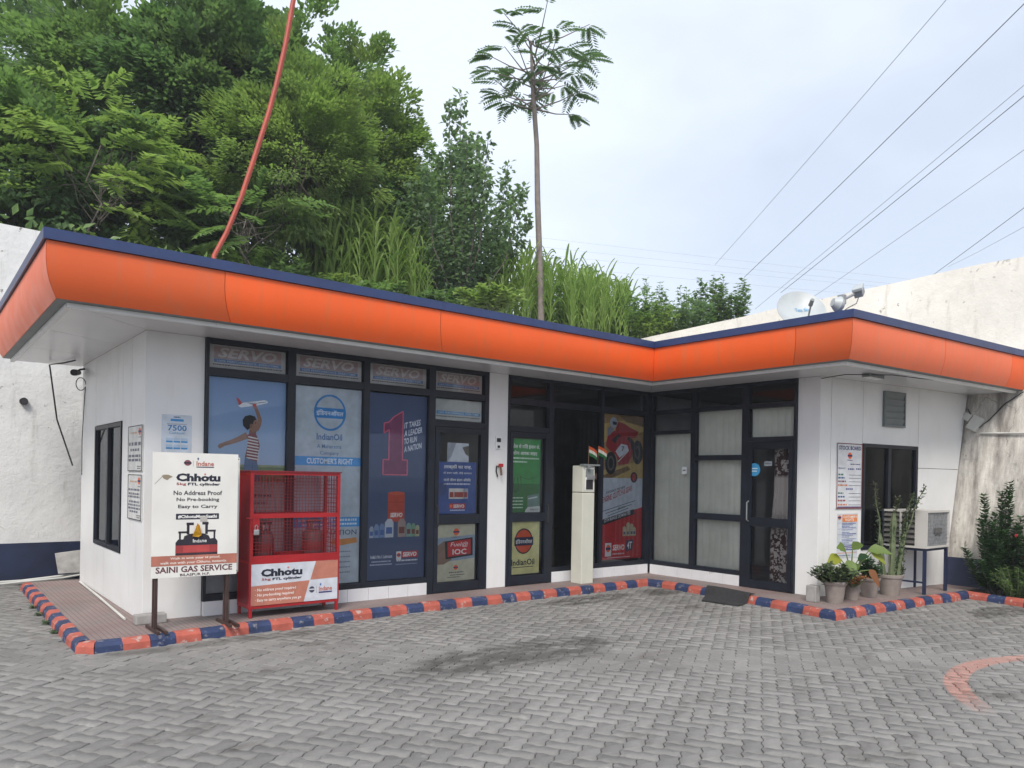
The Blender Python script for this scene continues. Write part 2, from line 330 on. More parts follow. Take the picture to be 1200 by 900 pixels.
def tube(bm, pts, r, seg=8, caps=True):
    pts = [Vector(p) for p in pts]; rs = r if isinstance(r, (list, tuple)) else [r]*len(pts)
    rings = []; prev = None
    for i, p in enumerate(pts):
        d = (pts[min(i+1, len(pts)-1)] - pts[max(i-1, 0)]).normalized()
        if prev is None: u = d.orthogonal().normalized()
        else:
            u = prev - d*prev.dot(d); u = u.normalized() if u.length > 1e-6 else d.orthogonal().normalized()
        prev = u; w = d.cross(u)
        rings.append([bm.verts.new(p + (u*math.cos(2*math.pi*k/seg) + w*math.sin(2*math.pi*k/seg))*rs[i]) for k in range(seg)])
    for a, b in zip(rings, rings[1:]):
        for k in range(seg): bm.faces.new((a[k], a[(k+1) % seg], b[(k+1) % seg], b[k]))
    if caps and seg > 2: bm.faces.new(rings[0][::-1]); bm.faces.new(rings[-1])
def lathe(bm, prof, seg=20, c=(0, 0, 0)):
    rings = [[bm.verts.new((c[0]+r*math.cos(2*math.pi*k/seg), c[1]+r*math.sin(2*math.pi*k/seg), c[2]+z)) for k in range(seg)] for r, z in prof]
    for a, b in zip(rings, rings[1:]):
        for k in range(seg): bm.faces.new((a[k], a[(k+1) % seg], b[(k+1) % seg], b[k]))
    bm.faces.new(rings[0][::-1]); bm.faces.new(rings[-1])
def instance(o, name, parent, M):           # a further object on the same mesh data
    c = bpy.data.objects.new(name, o.data); link(c, parent); c.matrix_local = M; return c
def arr_mesh(name, verts, faces, mat, parent=None, rnd=None, smooth=False):
    verts = np.asarray(verts, np.float32); faces = np.asarray(faces, np.int32); n = faces.shape[1]
    me = bpy.data.meshes.new(name); me.vertices.add(len(verts)); me.vertices.foreach_set('co', verts.ravel())
    me.loops.add(faces.size); me.loops.foreach_set('vertex_index', faces.ravel())
    me.polygons.add(len(faces)); me.polygons.foreach_set('loop_start', np.arange(0, faces.size, n, dtype=np.int32))
    if rnd is not None:
        a = me.attributes.new('rnd', 'FLOAT', 'FACE'); a.data.foreach_set('value', np.asarray(rnd, np.float32))
    me.update(calc_edges=True); me.validate()
    me.materials.append(MAT[mat]); return link(bpy.data.objects.new(name, me), parent)

# ================================================================== SETTING
b = BM(); box(b, -400, 400, -400, 400, -0.25, -0.05); g_ = struct(obj('ground', b, 'asphalt'))
PZ = 0.10                                   # platform level
KPATH = [[(-0.70, 3.85), (-0.71, 2.5), (-0.725, 0.9), (-0.735, -0.1), (-0.735, -0.74)],
         [(-0.735, -0.74), (-0.60, -0.865)], [(-0.60, -0.865), (-0.22, -0.86), (0.6, -0.765), (1.76, -0.72), (3.2, -0.65), (4.86, -0.67), (6.2, -0.66), (7.30, -0.63)],
         [(7.30, -0.63), (7.33, -1.25), (7.19, -2.5), (7.09, -3.35), (6.99, -3.92)],
         [(6.99, -3.92), (8.1, -3.955), (9.16, -4.03), (10.44, -4.14)],
         [(10.44, -4.14), (10.30, -4.9), (10.12, -5.9), (9.9, -7.2), (9.7, -8.6)]]
def resample(pl, n):
    P = np.array(pl, float); s = np.r_[0, np.cumsum(np.hypot(*np.diff(P, axis=0).T))]
    t = np.linspace(0, s[-1], n+1); return np.c_[np.interp(t, s, P[:, 0]), np.interp(t, s, P[:, 1])]
stations = []; breaks = []
for k, run in enumerate(KPATH):
    ln = sum(math.dist(a, b_) for a, b_ in zip(run, run[1:])); n = max(1, round(ln/0.25))
    q = resample(run, n); stations += list(q[:-1])
stations.append(np.array(KPATH[-1][-1])); ST = np.array(stations)
def offset_line(P, d):                      # open polyline moved to its left by d, mitred
    P = np.asarray(P, float); D = np.diff(P, axis=0); D /= np.hypot(D[:, 0], D[:, 1])[:, None]; Nn = np.c_[-D[:, 1], D[:, 0]]
    o = []
    for i in range(len(P)):
        a = Nn[max(i-1, 0)]; c = Nn[min(i, len(Nn)-1)]; m = a+c; m = m/np.linalg.norm(m); m = m/max(0.5, m @ a); o.append(P[i]+m*d)
    return np.array(o)
forecourt_keep = ST.copy()
KP = [(0.0, -0.02), (0.012, 0.062), (0.040, 0.098), (0.095, 0.106), (0.125, 0.104), (0.127, -0.02)]    # kerb section: distance in, height
KO = [offset_line(ST, d) for d, z in KP]
kerb = bpy.data.objects.new('kerb', None); COL.objects.link(kerb); struct(kerb)
for i in range(len(ST)-1):
    b = BM(); e = 0.004; dz = random.uniform(-0.004, 0.004); dn = random.uniform(-0.006, 0.006)
    ends = []
    for tt in (e, 1-e):
        ring = []
        for k, (d, z) in enumerate(KP):
            p = KO[k][i]*(1-tt) + KO[k][i+1]*tt
            ring.append(b.verts.new((p[0]+random.uniform(-.003, .003)+dn*0.6, p[1]+random.uniform(-.003, .003)+dn, z + (dz+random.uniform(-.004, .003) if 0 < k < 5 else 0))))
        ends.append(ring)
    for k in range(len(KP)): b.faces.new((ends[0][k], ends[1][k], ends[1][(k+1) % len(KP)], ends[0][(k+1) % len(KP)]))
    b.faces.new(ends[0]); b.faces.new(ends[1][::-1])
    bmesh.ops.recalc_face_normals(b, faces=b.faces)
    obj('kerb_block', b, 'kerb_orange' if i % 2 == 0 else 'kerb_blue', kerb)
# platform inside the kerb
inner = offset_line(ST, 0.124)
nC = sum(1 for p in ST if not (p[1] < -4.2 and p[0] > 9))
pl = [tuple(p) for p in inner[:nC]] + [(11.3, -4.05), (11.3, 3.9)]
b = BM(); prism(b, pl, -0.03, PZ); struct(obj('platform', b, 'platform_tile'))
# planting bed between kerb and leaning wall
pl = [tuple(p) for p in inner[nC-1:]] + [(11.4, -8.6), (11.4, -4.06)]
b = BM(); prism(b, pl, -0.03, 0.07); struct(obj('planting_bed', b, 'soil'))

# ---- forecourt of interlocking pavers
PANG = math.atan2(0.549, 0.836)             # direction of the long side
PL, PWD = 0.24, 0.12
b = BM(); box(b, -14, 16, -16, 6.2, -0.045, -0.012); fore = struct(obj('forecourt', b, 'joint_sand'))
WV = lambda q: [(q+0.25, 1), (q+0.75, -1)]
def paver_pts(nx_, ny_, amp=0.0085):         # outline in cell units, edges follow one shared zigzag so neighbours interlock
    P = [(0, 0)]
    for k in range(nx_): P += [(a, s_*amp/PWD) for a, s_ in WV(k)]
    P.append((nx_, 0))
    for k in range(ny_): P += [(nx_+s_*amp/PWD, a) for a, s_ in WV(k)]
    P.append((nx_, ny_))
    for k in range(nx_)[::-1]: P += [(a, ny_+s_*amp/PWD) for a, s_ in WV(k)[::-1]]
    P.append((0, ny_))
    for k in range(ny_)[::-1]: P += [(s_*amp/PWD, a) for a, s_ in WV(k)[::-1]]
    return (np.array(P, float)-np.array([nx_/2, ny_/2]))*PWD
PAV = []
for nx_, ny_ in ((2, 1), (1, 2)):
    O_ = paver_pts(nx_, ny_); hx, hy = nx_*PWD/2, ny_*PWD/2; g0, g1 = 0.0024, 0.0058
    A_ = O_*np.array([(hx-g0)/hx, (hy-g0)/hy]); B_ = O_*np.array([(hx-g1)/hx, (hy-g1)/hy]); nO = len(O_)
    PV = np.r_[np.c_[A_, np.full(nO, -0.03)], np.c_[A_, np.full(nO, -0.005)], np.c_[B_, np.zeros(nO)]]
    b = BM(); vv = [b.verts.new(p) for p in PV]
    for r0 in (0, nO):
        for k in range(nO): b.faces.new((vv[r0+k], vv[r0+(k+1) % nO], vv[r0+nO+(k+1) % nO], vv[r0+nO+k]))
    b.faces.new(vv[2*nO:]); bmesh.ops.triangulate(b, faces=b.faces[:]); b.verts.index_update()
    pm = bpy.data.meshes.new('paver'); b.to_mesh(pm); b.free(); pm.materials.append(MAT['paver'])
    PAV.append((pm, PV, np.array([tuple(p.vertices) for p in pm.polygons])))
cu, su = math.cos(PANG), math.sin(PANG)
def in_poly(pts, poly):
    x, y = pts[:, 0], pts[:, 1]; c = np.zeros(len(pts), bool); n = len(poly); j = n-1
    for i in range(n):
        xi, yi = poly[i]; xj, yj = poly[j]
        hit = ((yi > y) != (yj > y)) & (x < (xj-xi)*(y-yi)/(yj-yi+1e-12)+xi); c ^= hit; j = i
    return c
cells = []; kinds = []
for gx in range(-150, 150):                  # herringbone: gx across, gy along the long view direction
    for gy in range(-90, 150):
        d4 = (gx-gy) % 4
        if d4 == 0: cx_, cy_, kd = gx+1.0, gy+0.5, 0
        elif d4 == 3: cx_, cy_, kd = gx+0.5, gy+1.0, 1
        else: continue
        u, v = cx_*PWD, cy_*PWD
        cells.append((cu*v + su*u, su*v - cu*u)); kinds.append(kd)
kinds = np.array(kinds)
cells = np.array(cells)
blocked = in_poly(cells, [tuple(p) for p in offset_line(ST, 0.07)] + [(16, -8.6), (16, 7), (-0.68, 7)])
pr = np.array([proj((x, y, 0)) for x, y in cells])
ok = (~blocked) & (pr[:, 2] > 2.6) & (pr[:, 2] < 17) & (pr[:, 0] > -330) & (pr[:, 0] < 1530) & (cells[:, 1] < 4.7)
cells = cells[ok]; pr = pr[ok]; kinds = kinds[ok]
vis = (pr[:, 1] < 786) & (pr[:, 0] > 15) & (pr[:, 0] < 1185)
order = np.argsort(np.where(vis, pr[:, 2], 999))
single = set(order[:300].tolist())
Vb, Fb, Rb = [], [], []; nbase = 0
for i, (x, y) in enumerate(cells):
    pm, PV, PF_a = PAV[kinds[i]]
    a = random.gauss(0, 0.010); dz = random.gauss(0, 0.0022) - (0.006 if random.random() < 0.04 else 0); tx, ty = random.gauss(0, 0.011), random.gauss(0, 0.011)
    if i in single:
        o = bpy.data.objects.new('paver', pm); link(o, fore)
        o.location = (x, y, dz); o.rotation_euler = (tx, ty, PANG - math.pi/2 + a)
    else:
        ca, sa = math.cos(PANG - math.pi/2 + a), math.sin(PANG - math.pi/2 + a)
        P = PV; X = P[:, 0]*ca - P[:, 1]*sa + x; Y = P[:, 0]*sa + P[:, 1]*ca + y; Zz = P[:, 2] + dz + P[:, 0]*ty + P[:, 1]*tx
        Vb.append(np.c_[X, Y, Zz]); Fb.append(PF_a + nbase); nbase += len(P); Rb.append(np.full(len(PF_a), random.random()))
stuff(arr_mesh('pavers_beyond', np.concatenate(Vb), np.concatenate(Fb), 'paver', fore, np.concatenate(Rb)))

# ---- retaining walls (each a thing)
def lean_wall(name, label, p0, p1, lean, top0, top1, thick, mat, band, capm):
    """wall whose face runs p0->p1 (x, y) at the ground and leans by lean*(normal) per metre of height"""
    t = thing(name, label, 'wall', (0, 0, 0))
    p0, p1 = np.array(p0, float), np.array(p1, float); d = (p1-p0)/np.linalg.norm(p1-p0); nrm = np.array([-d[1], d[0]])*(1 if lean >= 0 else -1); k = abs(lean)
    n = 26; rows = [0, 0.55, 0.56, 1.6, 2.7, 3.8, 4.7, 1.0]
    b = BM(); grid = []
    rr = random.Random(name)
    for i in range(n+1):
        p = p0+(p1-p0)*i/n; top = top0+(top1-top0)*i/n + rr.uniform(-0.02, 0.02); colv = []
        for z in (-0.2, 1.0, 2.0, 3.0, 4.0, 4.8, top):
            w = 0 if z < 0 else rr.uniform(-0.012, 0.012); q = p + nrm*(k*z + w); colv.append(b.verts.new((q[0], q[1], z)))
        q = p + nrm*(k*top+thick); colv.append(b.verts.new((q[0], q[1], top-0.02))); colv.append(b.verts.new((q[0], q[1], -0.2)))
        grid.append(colv)
    for a, c in zip(grid, grid[1:]):
        for j in range(len(a)-1): b.faces.new((a[j], c[j], c[j+1], a[j+1]))
    b.faces.new(grid[0]); b.faces.new(grid[-1][::-1]); bmesh.ops.recalc_face_normals(b, faces=b.faces)
    obj('face', b, mat, t)
    b = BM(); off = -nrm*0.022
    q = [(*(p0+off), -0.1), (*(p1+off), -0.1), (*(p1+off+nrm*k*band), band), (*(p0+off+nrm*k*band), band)]
    slab(b, q, (-off[0]*0.9, -off[1]*0.9, 0)); bmesh.ops.recalc_face_normals(b, faces=b.faces)
    obj('painted_band', b, 'navy_paint', t)
    return t
lean_wall('retaining_wall', 'weathered white wall with navy base behind the left end of the building', (-9.0, 4.78), (11.6, 5.02), 0.025, 5.38, 5.30, 0.5, 'wall_old_white', 0.57, None)
rw = lean_wall('retaining_wall', 'tall cream leaning wall with cracks and navy base on the right', (11.10, 4.9), (11.10, -12.0), 0.2, 5.13, 5.72, 0.6, 'wall_old_cream', 0.54, None)

# ---- hillside above the walls
xs = np.r_[np.linspace(-60, -10, 12), np.linspace(-8, 40, 50), np.linspace(45, 140, 14)]; ys = np.r_[np.linspace(-60, -14, 8), np.linspace(-12, 30, 44), np.linspace(35, 160, 18)]
Vh, Fh = [], []
hr = np.random.default_rng(3)
def hill_z(x, y):
    dy = y-5.2; dx = x-12.4
    d = max(dy if x < 12.4 else -99, min(dx, 99) if y < 5.2 else -99, math.hypot(max(dx, 0), max(dy, 0)) if (x >= 12.4 and y >= 5.2) else -99)
    if y >= 5.2 and x < 12.4: d = dy
    if y < 5.2 and x >= 12.4: d = dx*0.6
    return d
for j, y in enumerate(ys):
    for i, x in enumerate(xs):
        d = hill_z(x, y)
        z = 5.12 + 0.05*max(0, d) + 0.10*math.sin(x*0.7+y*0.4) - 0.05 if d > -0.05 else -0.3
        Vh.append((x, y, z))
nx = len(xs)
for j in range(len(ys)-1):
    for i in range(nx-1):
        q = (j*nx+i, j*nx+i+1, (j+1)*nx+i+1, (j+1)*nx+i)
        if all(Vh[k][2] > 0 for k in q): Fh.append(q)
struct(arr_mesh('hillside', Vh, Fh, 'hill_soil'))

# ================================================================== BUILDING
BLD = thing('station_building', 'single storey white building with an orange and blue edged flat roof', 'building', (0, 0, 0))
ZS, ZR = 3.186, 3.79
XA, YB, LB = 8.0, -2.76, -3.10
CE = np.array([3.73, -0.50])/math.hypot(3.73, 0.50)      # direction of wall C
CN = np.array([-CE[1], CE[0]])                           # into the building
def cpt(s, d, z): p = np.array([8.0, LB]) + CE*s + CN*d; return (p[0], p[1], z)
# -- core walls (slightly behind the cladding)
b = BM()
box(b, 0.012, 0.13, 0.012, 0.95, PZ, ZS); box(b, 0.012, 0.13, 2.66, 3.64, PZ, ZS); box(b, 0.012, 0.13, 0.95, 2.66, PZ, 0.72); box(b, 0.012, 0.13, 0.95, 2.66, 2.28, ZS)
box(b, 0.131, 0.59, 0.012, 0.13, PZ, ZS)
box(b, 0.131, 11.6, 3.5, 3.62, PZ, ZS)
for s0, s1, z0, z1 in ((0.0, 0.96, PZ, ZS), (0.961, 2.34, PZ, 0.72), (0.961, 2.34, 2.29, ZS), (2.341, 3.2, PZ, ZS)):
    slab(b, [cpt(s0, 0.012, z0), cpt(s1, 0.012, z0), cpt(s1, 0.012, z1), cpt(s0, 0.012, z1)], (*(CN*0.12), 0))
bmesh.ops.recalc_face_normals(b, faces=b.faces)
obj('core_wall', b, 'dark_joint', BLD)
# -- cladding panels, each its own
def clad(pts, off, mat='white_panel', name='wall_panel'):
    b = BM(); slab(b, pts, off); bmesh.ops.recalc_face_normals(b, faces=b.faces); return obj(name, b, mat, BLD)
gp = 0.004
def side_panel(y0, y1, z0, z1): clad([(0, y0+gp, z0), (0, y1-gp, z0), (0, y1-gp, z1), (0, y0+gp, z1)], (0.011, 0, 0))
for y0, y1 in ((0.0, 0.62), (0.62, 1.06)): side_panel(y0, y1, PZ+0.002, ZS)
side_panel(1.06, 2.66, PZ+0.002, 0.72); side_panel(1.06, 2.66, 2.28, ZS); side_panel(2.66, 3.64, PZ+0.002, ZS)
def front_panel(x0, x1, z0, z1, y=0.0): clad([(x0+gp, y, z0), (x1-gp, y, z0), (x1-gp, y, z1), (x0+gp, y, z1)], (0, 0.011, 0))
front_panel(0.0, 0.606, PZ+0.002, ZS)
b = BM(); bevbox(b, 4.512, 4.866, -0.03, 0.12, PZ+0.001, ZS, 0.006); obj('pillar', b, 'white_panel', BLD)
b = BM(); bevbox(b, XA-0.004, XA+0.14, LB+0.002, YB-0.002, PZ+0.001, ZS, 0.004); obj('pillar', b, 'white_panel', BLD)
def c_panel(s0, s1, z0, z1, slant=False):
    e0 = lambda z: (3.17 + (z-0.1)*0.19) - 0.03
    pts = [cpt(s0+gp, 0, z0), cpt(e0(z0) if slant else s1-gp, 0, z0), cpt(e0(z1) if slant else s1-gp, 0, z1), cpt(s0+gp, 0, z1)]
    clad(pts, (*(CN*0.011), 0))
c_panel(0.0, 0.24, PZ+0.002, ZS); c_panel(0.24, 0.965, PZ+0.002, ZS); c_panel(0.965, 2.36, PZ+0.002, 0.72); c_panel(0.965, 2.36, 2.285, ZS)
c_panel(2.36, 0, PZ+0.002, 1.946, True); c_panel(2.36, 0, 1.954, ZS, True)
# -- interior shell
b = BM(); box(b, 0.14, 11.0, 0.10, 3.49, PZ+0.004, PZ+0.012); slab(b, [(8.2, 0.099, PZ+0.008), (8.2, -2.9, PZ+0.008), (11.0, -3.3, PZ+0.008), (11.0, 0.099, PZ+0.008)], (0, 0, -0.006))
obj('floor', b, 'interior_dark', BLD)
b = BM(); box(b, 0.14, 11.0, 3.40, 3.48, PZ+0.012, ZS-0.01); obj('back_wall', b, 'interior_dark', BLD)
b = BM(); box(b, 10.6, 10.7, -3.2, 3.39, PZ+0.012, ZS-0.01); obj('partition', b, 'interior', BLD)
b = BM(); box(b, 4.60, 4.68, 0.14, 3.39, PZ+0.012, ZS-0.01); obj('partition', b, 'interior', BLD)
b = BM(); box(b, 8.06, 10.59, 0.20, 0.28, PZ+0.012, ZS-0.01); obj('partition', b, 'interior', BLD)

# -- glazed fronts: frame part with panes as sub-parts
FD = 0.045
def frame_A(name, bars_v, bars_h, panes, gmat='glass'):
    b = BM()
    for x0, x1, z0, z1 in bars_v: box(b, x0, x1, -FD, FD, z0, z1)
    for x0, x1, z0, z1 in bars_h: box(b, x0, x1, -FD+0.006, FD-0.006, z0, z1)
    fr = obj(name, b, 'frame_black', BLD)
    for x0, x1, z0, z1, gm in panes:
        b = BM(); box(b, x0-0.004, x1+0.004, -0.003, 0.003, z0-0.004, z1+0.004); obj('pane', b, gm, fr)
    return fr
top = (3.13, ZS)
frame_A('shopfront_frame',
    [(0.607, 0.64, 0.262, ZS), (1.545, 1.64, 0.262, ZS), (2.54, 2.62, 0.262, ZS), (3.51, 3.61, PZ+0.002, ZS), (4.44, 4.511, PZ+0.002, ZS)],
    [(a, c, z0, z1) for a, c in ((0.64, 1.545), (1.64, 2.54), (2.62, 3.51)) for z0, z1 in (top, (2.77, 2.86), (0.262, 0.33))] +
    [(3.61, 4.44, z0, z1) for z0, z1 in (top, (2.77, 2.86), (2.37, 2.45))],
    [(0.64, 1.545, 2.86, 3.13, 'glass'), (1.64, 2.54, 2.86, 3.13, 'glass'), (2.62, 3.51, 2.86, 3.13, 'glass'), (3.61, 4.44, 2.86, 3.13, 'glass'), (3.61, 4.44, 2.45, 2.77, 'glass'),
     (0.64, 1.545, 0.33, 2.77, 'glass'), (1.64, 2.54, 0.33, 2.77, 'glass'), (2.62, 3.51, 0.33, 2.77, 'glass')])
frame_A('shopfront_frame',
    [(4.867, 4.90, PZ+0.002, ZS), (5.66, 5.75, PZ+0.002, ZS), (6.77, 6.84, 0.262, ZS), (7.86, 7.955, 0.262, ZS)],
    [(a, c, z0, z1) for a, c in ((5.75, 6.77), (6.84, 7.86)) for z0, z1 in (top, (2.77, 2.86), (0.262, 0.33))] + [(4.90, 5.66, z0, z1) for z0, z1 in (top, (2.77, 2.86), (2.37, 2.45))],
    [(4.90, 5.66, 2.86, 3.13, 'glass'), (4.90, 5.66, 2.45, 2.77, 'glass'), (5.75, 6.77, 2.86, 3.13, 'glass'), (6.84, 7.86, 2.86, 3.13, 'glass'), (5.75, 6.77, 0.33, 2.77, 'glass_dark'), (6.84, 7.86, 0.33, 2.77, 'glass')])
def door_A(x0, x1, hx, lab=None):
    b = BM(); w = 0.065; z0, z1 = PZ+0.012, 2.365
    for a, c in ((x0+0.004, x0+w), (x1-w, x1-0.004)): box(b, a, c, -0.052, 0.02, z0, z1)
    for a, c in ((z0, 0.24), (1.04, 1.17), (2.29, z1)): box(b, x0+w, x1-w, -0.048, 0.016, a, c)
    d = obj('door', b, 'frame_black', BLD)
    for a, c in ((0.24, 1.04), (1.17, 2.29)):
        b = BM(); box(b, x0+w-0.004, x1-w+0.004, -0.018, -0.012, a-0.004, c+0.004); obj('pane', b, 'glass', d)
    b = BM(); tube(b, [(hx, -0.052, 1.0), (hx, -0.095, 1.02), (hx, -0.095, 1.28), (hx, -0.052, 1.30)], 0.011, 8); obj('handle', b, 'black_plastic', d)
    return d
door_A(3.61, 4.44, 3.645); door_A(4.90, 5.66, 5.625)
# front B (plane x = 8, running towards the camera)
b = BM()
for y0, y1, z0 in ((-0.09, 0.04, 0.262), (-0.99, -0.90, 0.262), (-1.97, -1.86, PZ+0.002), (YB+0.001, -2.72, PZ+0.002)): box(b, XA-FD, XA+FD, y0, y1, z0, ZS)
hb = [(-0.90, -0.09, *top), (-0.90, -0.09, 2.80, 2.87), (-0.90, -0.09, 2.46, 2.52), (-0.90, -0.09, 0.262, 0.33),
      (-1.86, -0.99, *top), (-1.86, -0.99, 2.80, 2.87), (-1.86, -0.99, 2.02, 2.10), (-1.86, -0.99, 1.08, 1.18), (-1.86, -0.99, 0.262, 0.33),
      (-2.72, -1.97, *top), (-2.72, -1.97, 2.79, 2.86), (-2.72, -1.97, 2.30, 2.36)]
for y0, y1, z0, z1 in hb: box(b, XA-FD+0.006, XA+FD-0.006, y0, y1, z0, z1)
fB = obj('shopfront_frame', b, 'frame_black', BLD)
for y0, y1, z0, z1 in ((-0.90, -0.09, 2.87, 3.13), (-0.90, -0.09, 2.52, 2.80), (-0.90, -0.09, 0.33, 2.46), (-1.86, -0.99, 2.87, 3.13), (-1.86, -0.99, 2.10, 2.80), (-1.86, -0.99, 1.18, 2.02), (-1.86, -0.99, 0.33, 1.08), (-2.72, -1.97, 2.86, 3.13), (-2.72, -1.97, 2.36, 2.79)):
    b = BM(); box(b, XA-0.003, XA+0.003, y0-0.004, y1+0.004, z0-0.004, z1+0.004); obj('pane', b, 'glass', fB)
b = BM(); w = 0.06; y0, y1, z0, z1 = -2.716, -1.974, PZ+0.012, 2.295
for a, c in ((y0, y0+w), (y1-w, y1)): box(b, XA-0.05, XA+0.02, a, c, z0, z1)
for a, c in ((z0, 0.23), (1.03, 1.16), (2.18, z1)): box(b, XA-0.046, XA+0.016, y0+w, y1-w, a, c)
dB = obj('door', b, 'frame_black', BLD)
for a, c in ((0.23, 1.03), (1.16, 2.18)):
    b = BM(); box(b, XA-0.017, XA-0.011, y0+w-0.004, y1-w+0.004, a-0.004, c+0.004); obj('pane', b, 'glass', dB)
b = BM(); tube(b, [(XA-0.05, y1-0.03, 1.10), (XA-0.095, y1-0.03, 1.12), (XA-0.095, y1-0.03, 1.38), (XA-0.05, y1-0.03, 1.40)], 0.011, 8); obj('handle', b, 'grey_metal', dB)
# white base tiles, each its own
def tiles_A(x0, x1, n):
    w = (x1-x0)/n
    for i in range(n):
        b = BM(); bevbox(b, x0+i*w+0.002, x0+(i+1)*w-0.002, -0.055, 0.05, PZ+0.001, 0.260, 0.003); obj('base_tile', b, 'tile_white', BLD)
tiles_A(0.608, 3.51, 10); tiles_A(5.752, 7.94, 8)
for i in range(6):
    w = 1.77/6; b = BM(); bevbox(b, XA-0.055, XA+0.05, -0.09-(i+1)*w+0.002, -0.09-i*w-0.002, PZ+0.001, 0.260, 0.003); obj('base_tile', b, 'tile_white', BLD)
# side window and window in wall C
def window(kind_pts, mid):
    """kind_pts: function (s, d, z) -> point; the window spans s0..s1, z0..z1"""
b = BM()
sy0, sy1, sz0, sz1 = 1.08, 2.65, 0.73, 2.27
for a, c in ((sy0, sy0+0.05), (sy1-0.05, sy1), (1.80, 1.87)): box(b, -0.012, 0.06, a, c, sz0, sz1)
for a, c in ((sz0, sz0+0.05), (sz1-0.05, sz1)): box(b, -0.010, 0.058, sy0+0.05, sy1-0.05, a, c)
ws = obj('window', b, 'frame_black', BLD)
for a, c in ((sy0+0.05, 1.80), (1.87, sy1-0.05)):
    b = BM(); box(b, 0.02, 0.026, a, c, sz0+0.05, sz1-0.05); obj('pane', b, 'glass_dark', ws)
b = BM()
def cb(b, s0, s1, z0, z1, d0, d1): 
    q = [cpt(s0, d0, z0), cpt(s1, d0, z0), cpt(s1, d0, z1), cpt(s0, d0, z1)]; slab(b, q, (*(CN*(d1-d0)), 0))
for s0, s1 in ((0.97, 1.02), (1.58, 1.65), (2.29, 2.345)): cb(b, s0, s1, 0.725, 2.28, -0.014, 0.06)
for z0, z1 in ((0.725, 0.78), (2.23, 2.28)): cb(b, 1.02, 1.58, z0, z1, -0.012, 0.058); cb(b, 1.65, 2.29, z0, z1, -0.012, 0.058)
bmesh.ops.recalc_face_normals(b, faces=b.faces); wc = obj('window', b, 'frame_black', BLD)
b = BM(); cb(b, 1.02, 1.58, 0.78, 2.23, 0.02, 0.026); obj('pane', b, 'glass_dark', wc)
b = BM(); cb(b, 1.65, 2.29, 0.78, 2.23, 0.02, 0.026); obj('pane', b, 'glass_dark', wc)
# -- roof: slab > coping, fascia panels, trim; soffit panels
RO = np.array([(-1.065, 3.80), (-1.065, -1.04), (6.87, -1.04), (6.87, -4.13), (11.80, -4.50)], float)   # outer edge, travel keeps building on the left
b = BM(); prism(b, [tuple(p) for p in offset_line(RO, 0.10)] + [(11.80, 3.80)], 3.26, 3.70)
ROOF = obj('roof', b, 'roof_cement', BLD)
# coping: four lengths
def strip(P0, P1, prof, i0, i1, mat, name, parent, t0=0.0, t1=1.0, gap=0.0, smooth=False):
    """extrude section prof [(inward, z)] along run between polyline vertices i0 -> i1, from fraction t0 to t1"""
    b = BM(); rings = []
    for tt, sg in ((t0, 1), (t1, -1)):
        ring = []
        for d, z in prof:
            O = offset_line(RO, d); p = O[i0]*(1-tt)+O[i1]*tt; dr = (O[i1]-O[i0])/np.linalg.norm(O[i1]-O[i0]); p = p+dr*gap*sg
            ring.append(b.verts.new((p[0], p[1], z)))
        rings.append(ring)
    n = len(prof)
    for k in range(n): b.faces.new((rings[0][k], rings[1][k], rings[1][(k+1) % n], rings[0][(k+1) % n]))
    b.faces.new(rings[0]); b.faces.new(rings[1][::-1]); bmesh.ops.recalc_face_normals(b, faces=b.faces)
    o = obj(name, b, mat, parent, smooth)
    return o
cop = [(-0.005, 3.693), (-0.005, ZR), (0.16, ZR), (0.16, 3.703), (0.012, 3.703), (0.012, 3.693)]
for i0, cuts in ((0, [0, 0.5, 1]), (1, [0, 0.52, 1]), (2, [0, 1]), (3, [0, 0.86, 1])):
    for a, c in zip(cuts, cuts[1:]): strip(None, None, cop, i0, i0+1, 'coping_blue', 'coping', ROOF, a, c, 0.0012)
outer = [(0.022, 3.690), (0.018, 3.60), (0.018, 3.52), (0.028, 3.43), (0.050, 3.34), (0.080, 3.27), (0.112, 3.21)]
prof = outer + [(d+0.030, z+0.004) for d, z in outer[::-1]]
cutsx = lambda x: (x+1.065)/(6.87+1.065)
for i0, cuts, mats in ((0, [0, 0.46, 1], ['orange_c', 'orange_c']), (1, [0, cutsx(0.46), cutsx(3.01), cutsx(6.0) if False else 1], ['orange_b', 'orange_a', 'orange_a']), (2, [0, 0.76, 1], ['orange_a', 'orange_b']), (3, [0, (9.1-6.87)/4.93, (11.1-6.87)/4.93, 1], ['orange_c', 'orange_c', 'orange_a'])):
    for (a, c), mm in zip(zip(cuts, cuts[1:]), mats): strip(None, None, prof, i0, i0+1, mm, 'fascia_panel', ROOF, a, c, 0.003, True)
back = [(0.05, 3.68), (0.07, 3.45), (0.14, 3.26), (0.17, 3.22), (0.25, 3.26), (0.11, 3.69)]
for i0 in range(4): strip(None, None, [(0.045, 3.688), (0.042, 3.56), (0.062, 3.42), (0.135, 3.212), (0.26, 3.212), (0.26, 3.225), (0.16, 3.24), (0.09, 3.688)], i0, i0+1, 'dark_joint', 'fascia_backing', ROOF)
lip = [(0.120, 3.205), (0.120, 3.214), (0.25, 3.214), (0.25, 3.205)]
trim = [(0.205, 3.163), (0.205, 3.203), (0.250, 3.203), (0.250, 3.163)]
for i0, n in ((0, 3), (1, 6), (2, 3), (3, 4)):
    for k in range(n): strip(None, None, trim, i0, i0+1, 'white_trim', 'trim_strip', ROOF, k/n, (k+1)/n, 0.003)
    strip(None, None, lip, i0, i0+1, 'grey_metal', 'lip', ROOF)
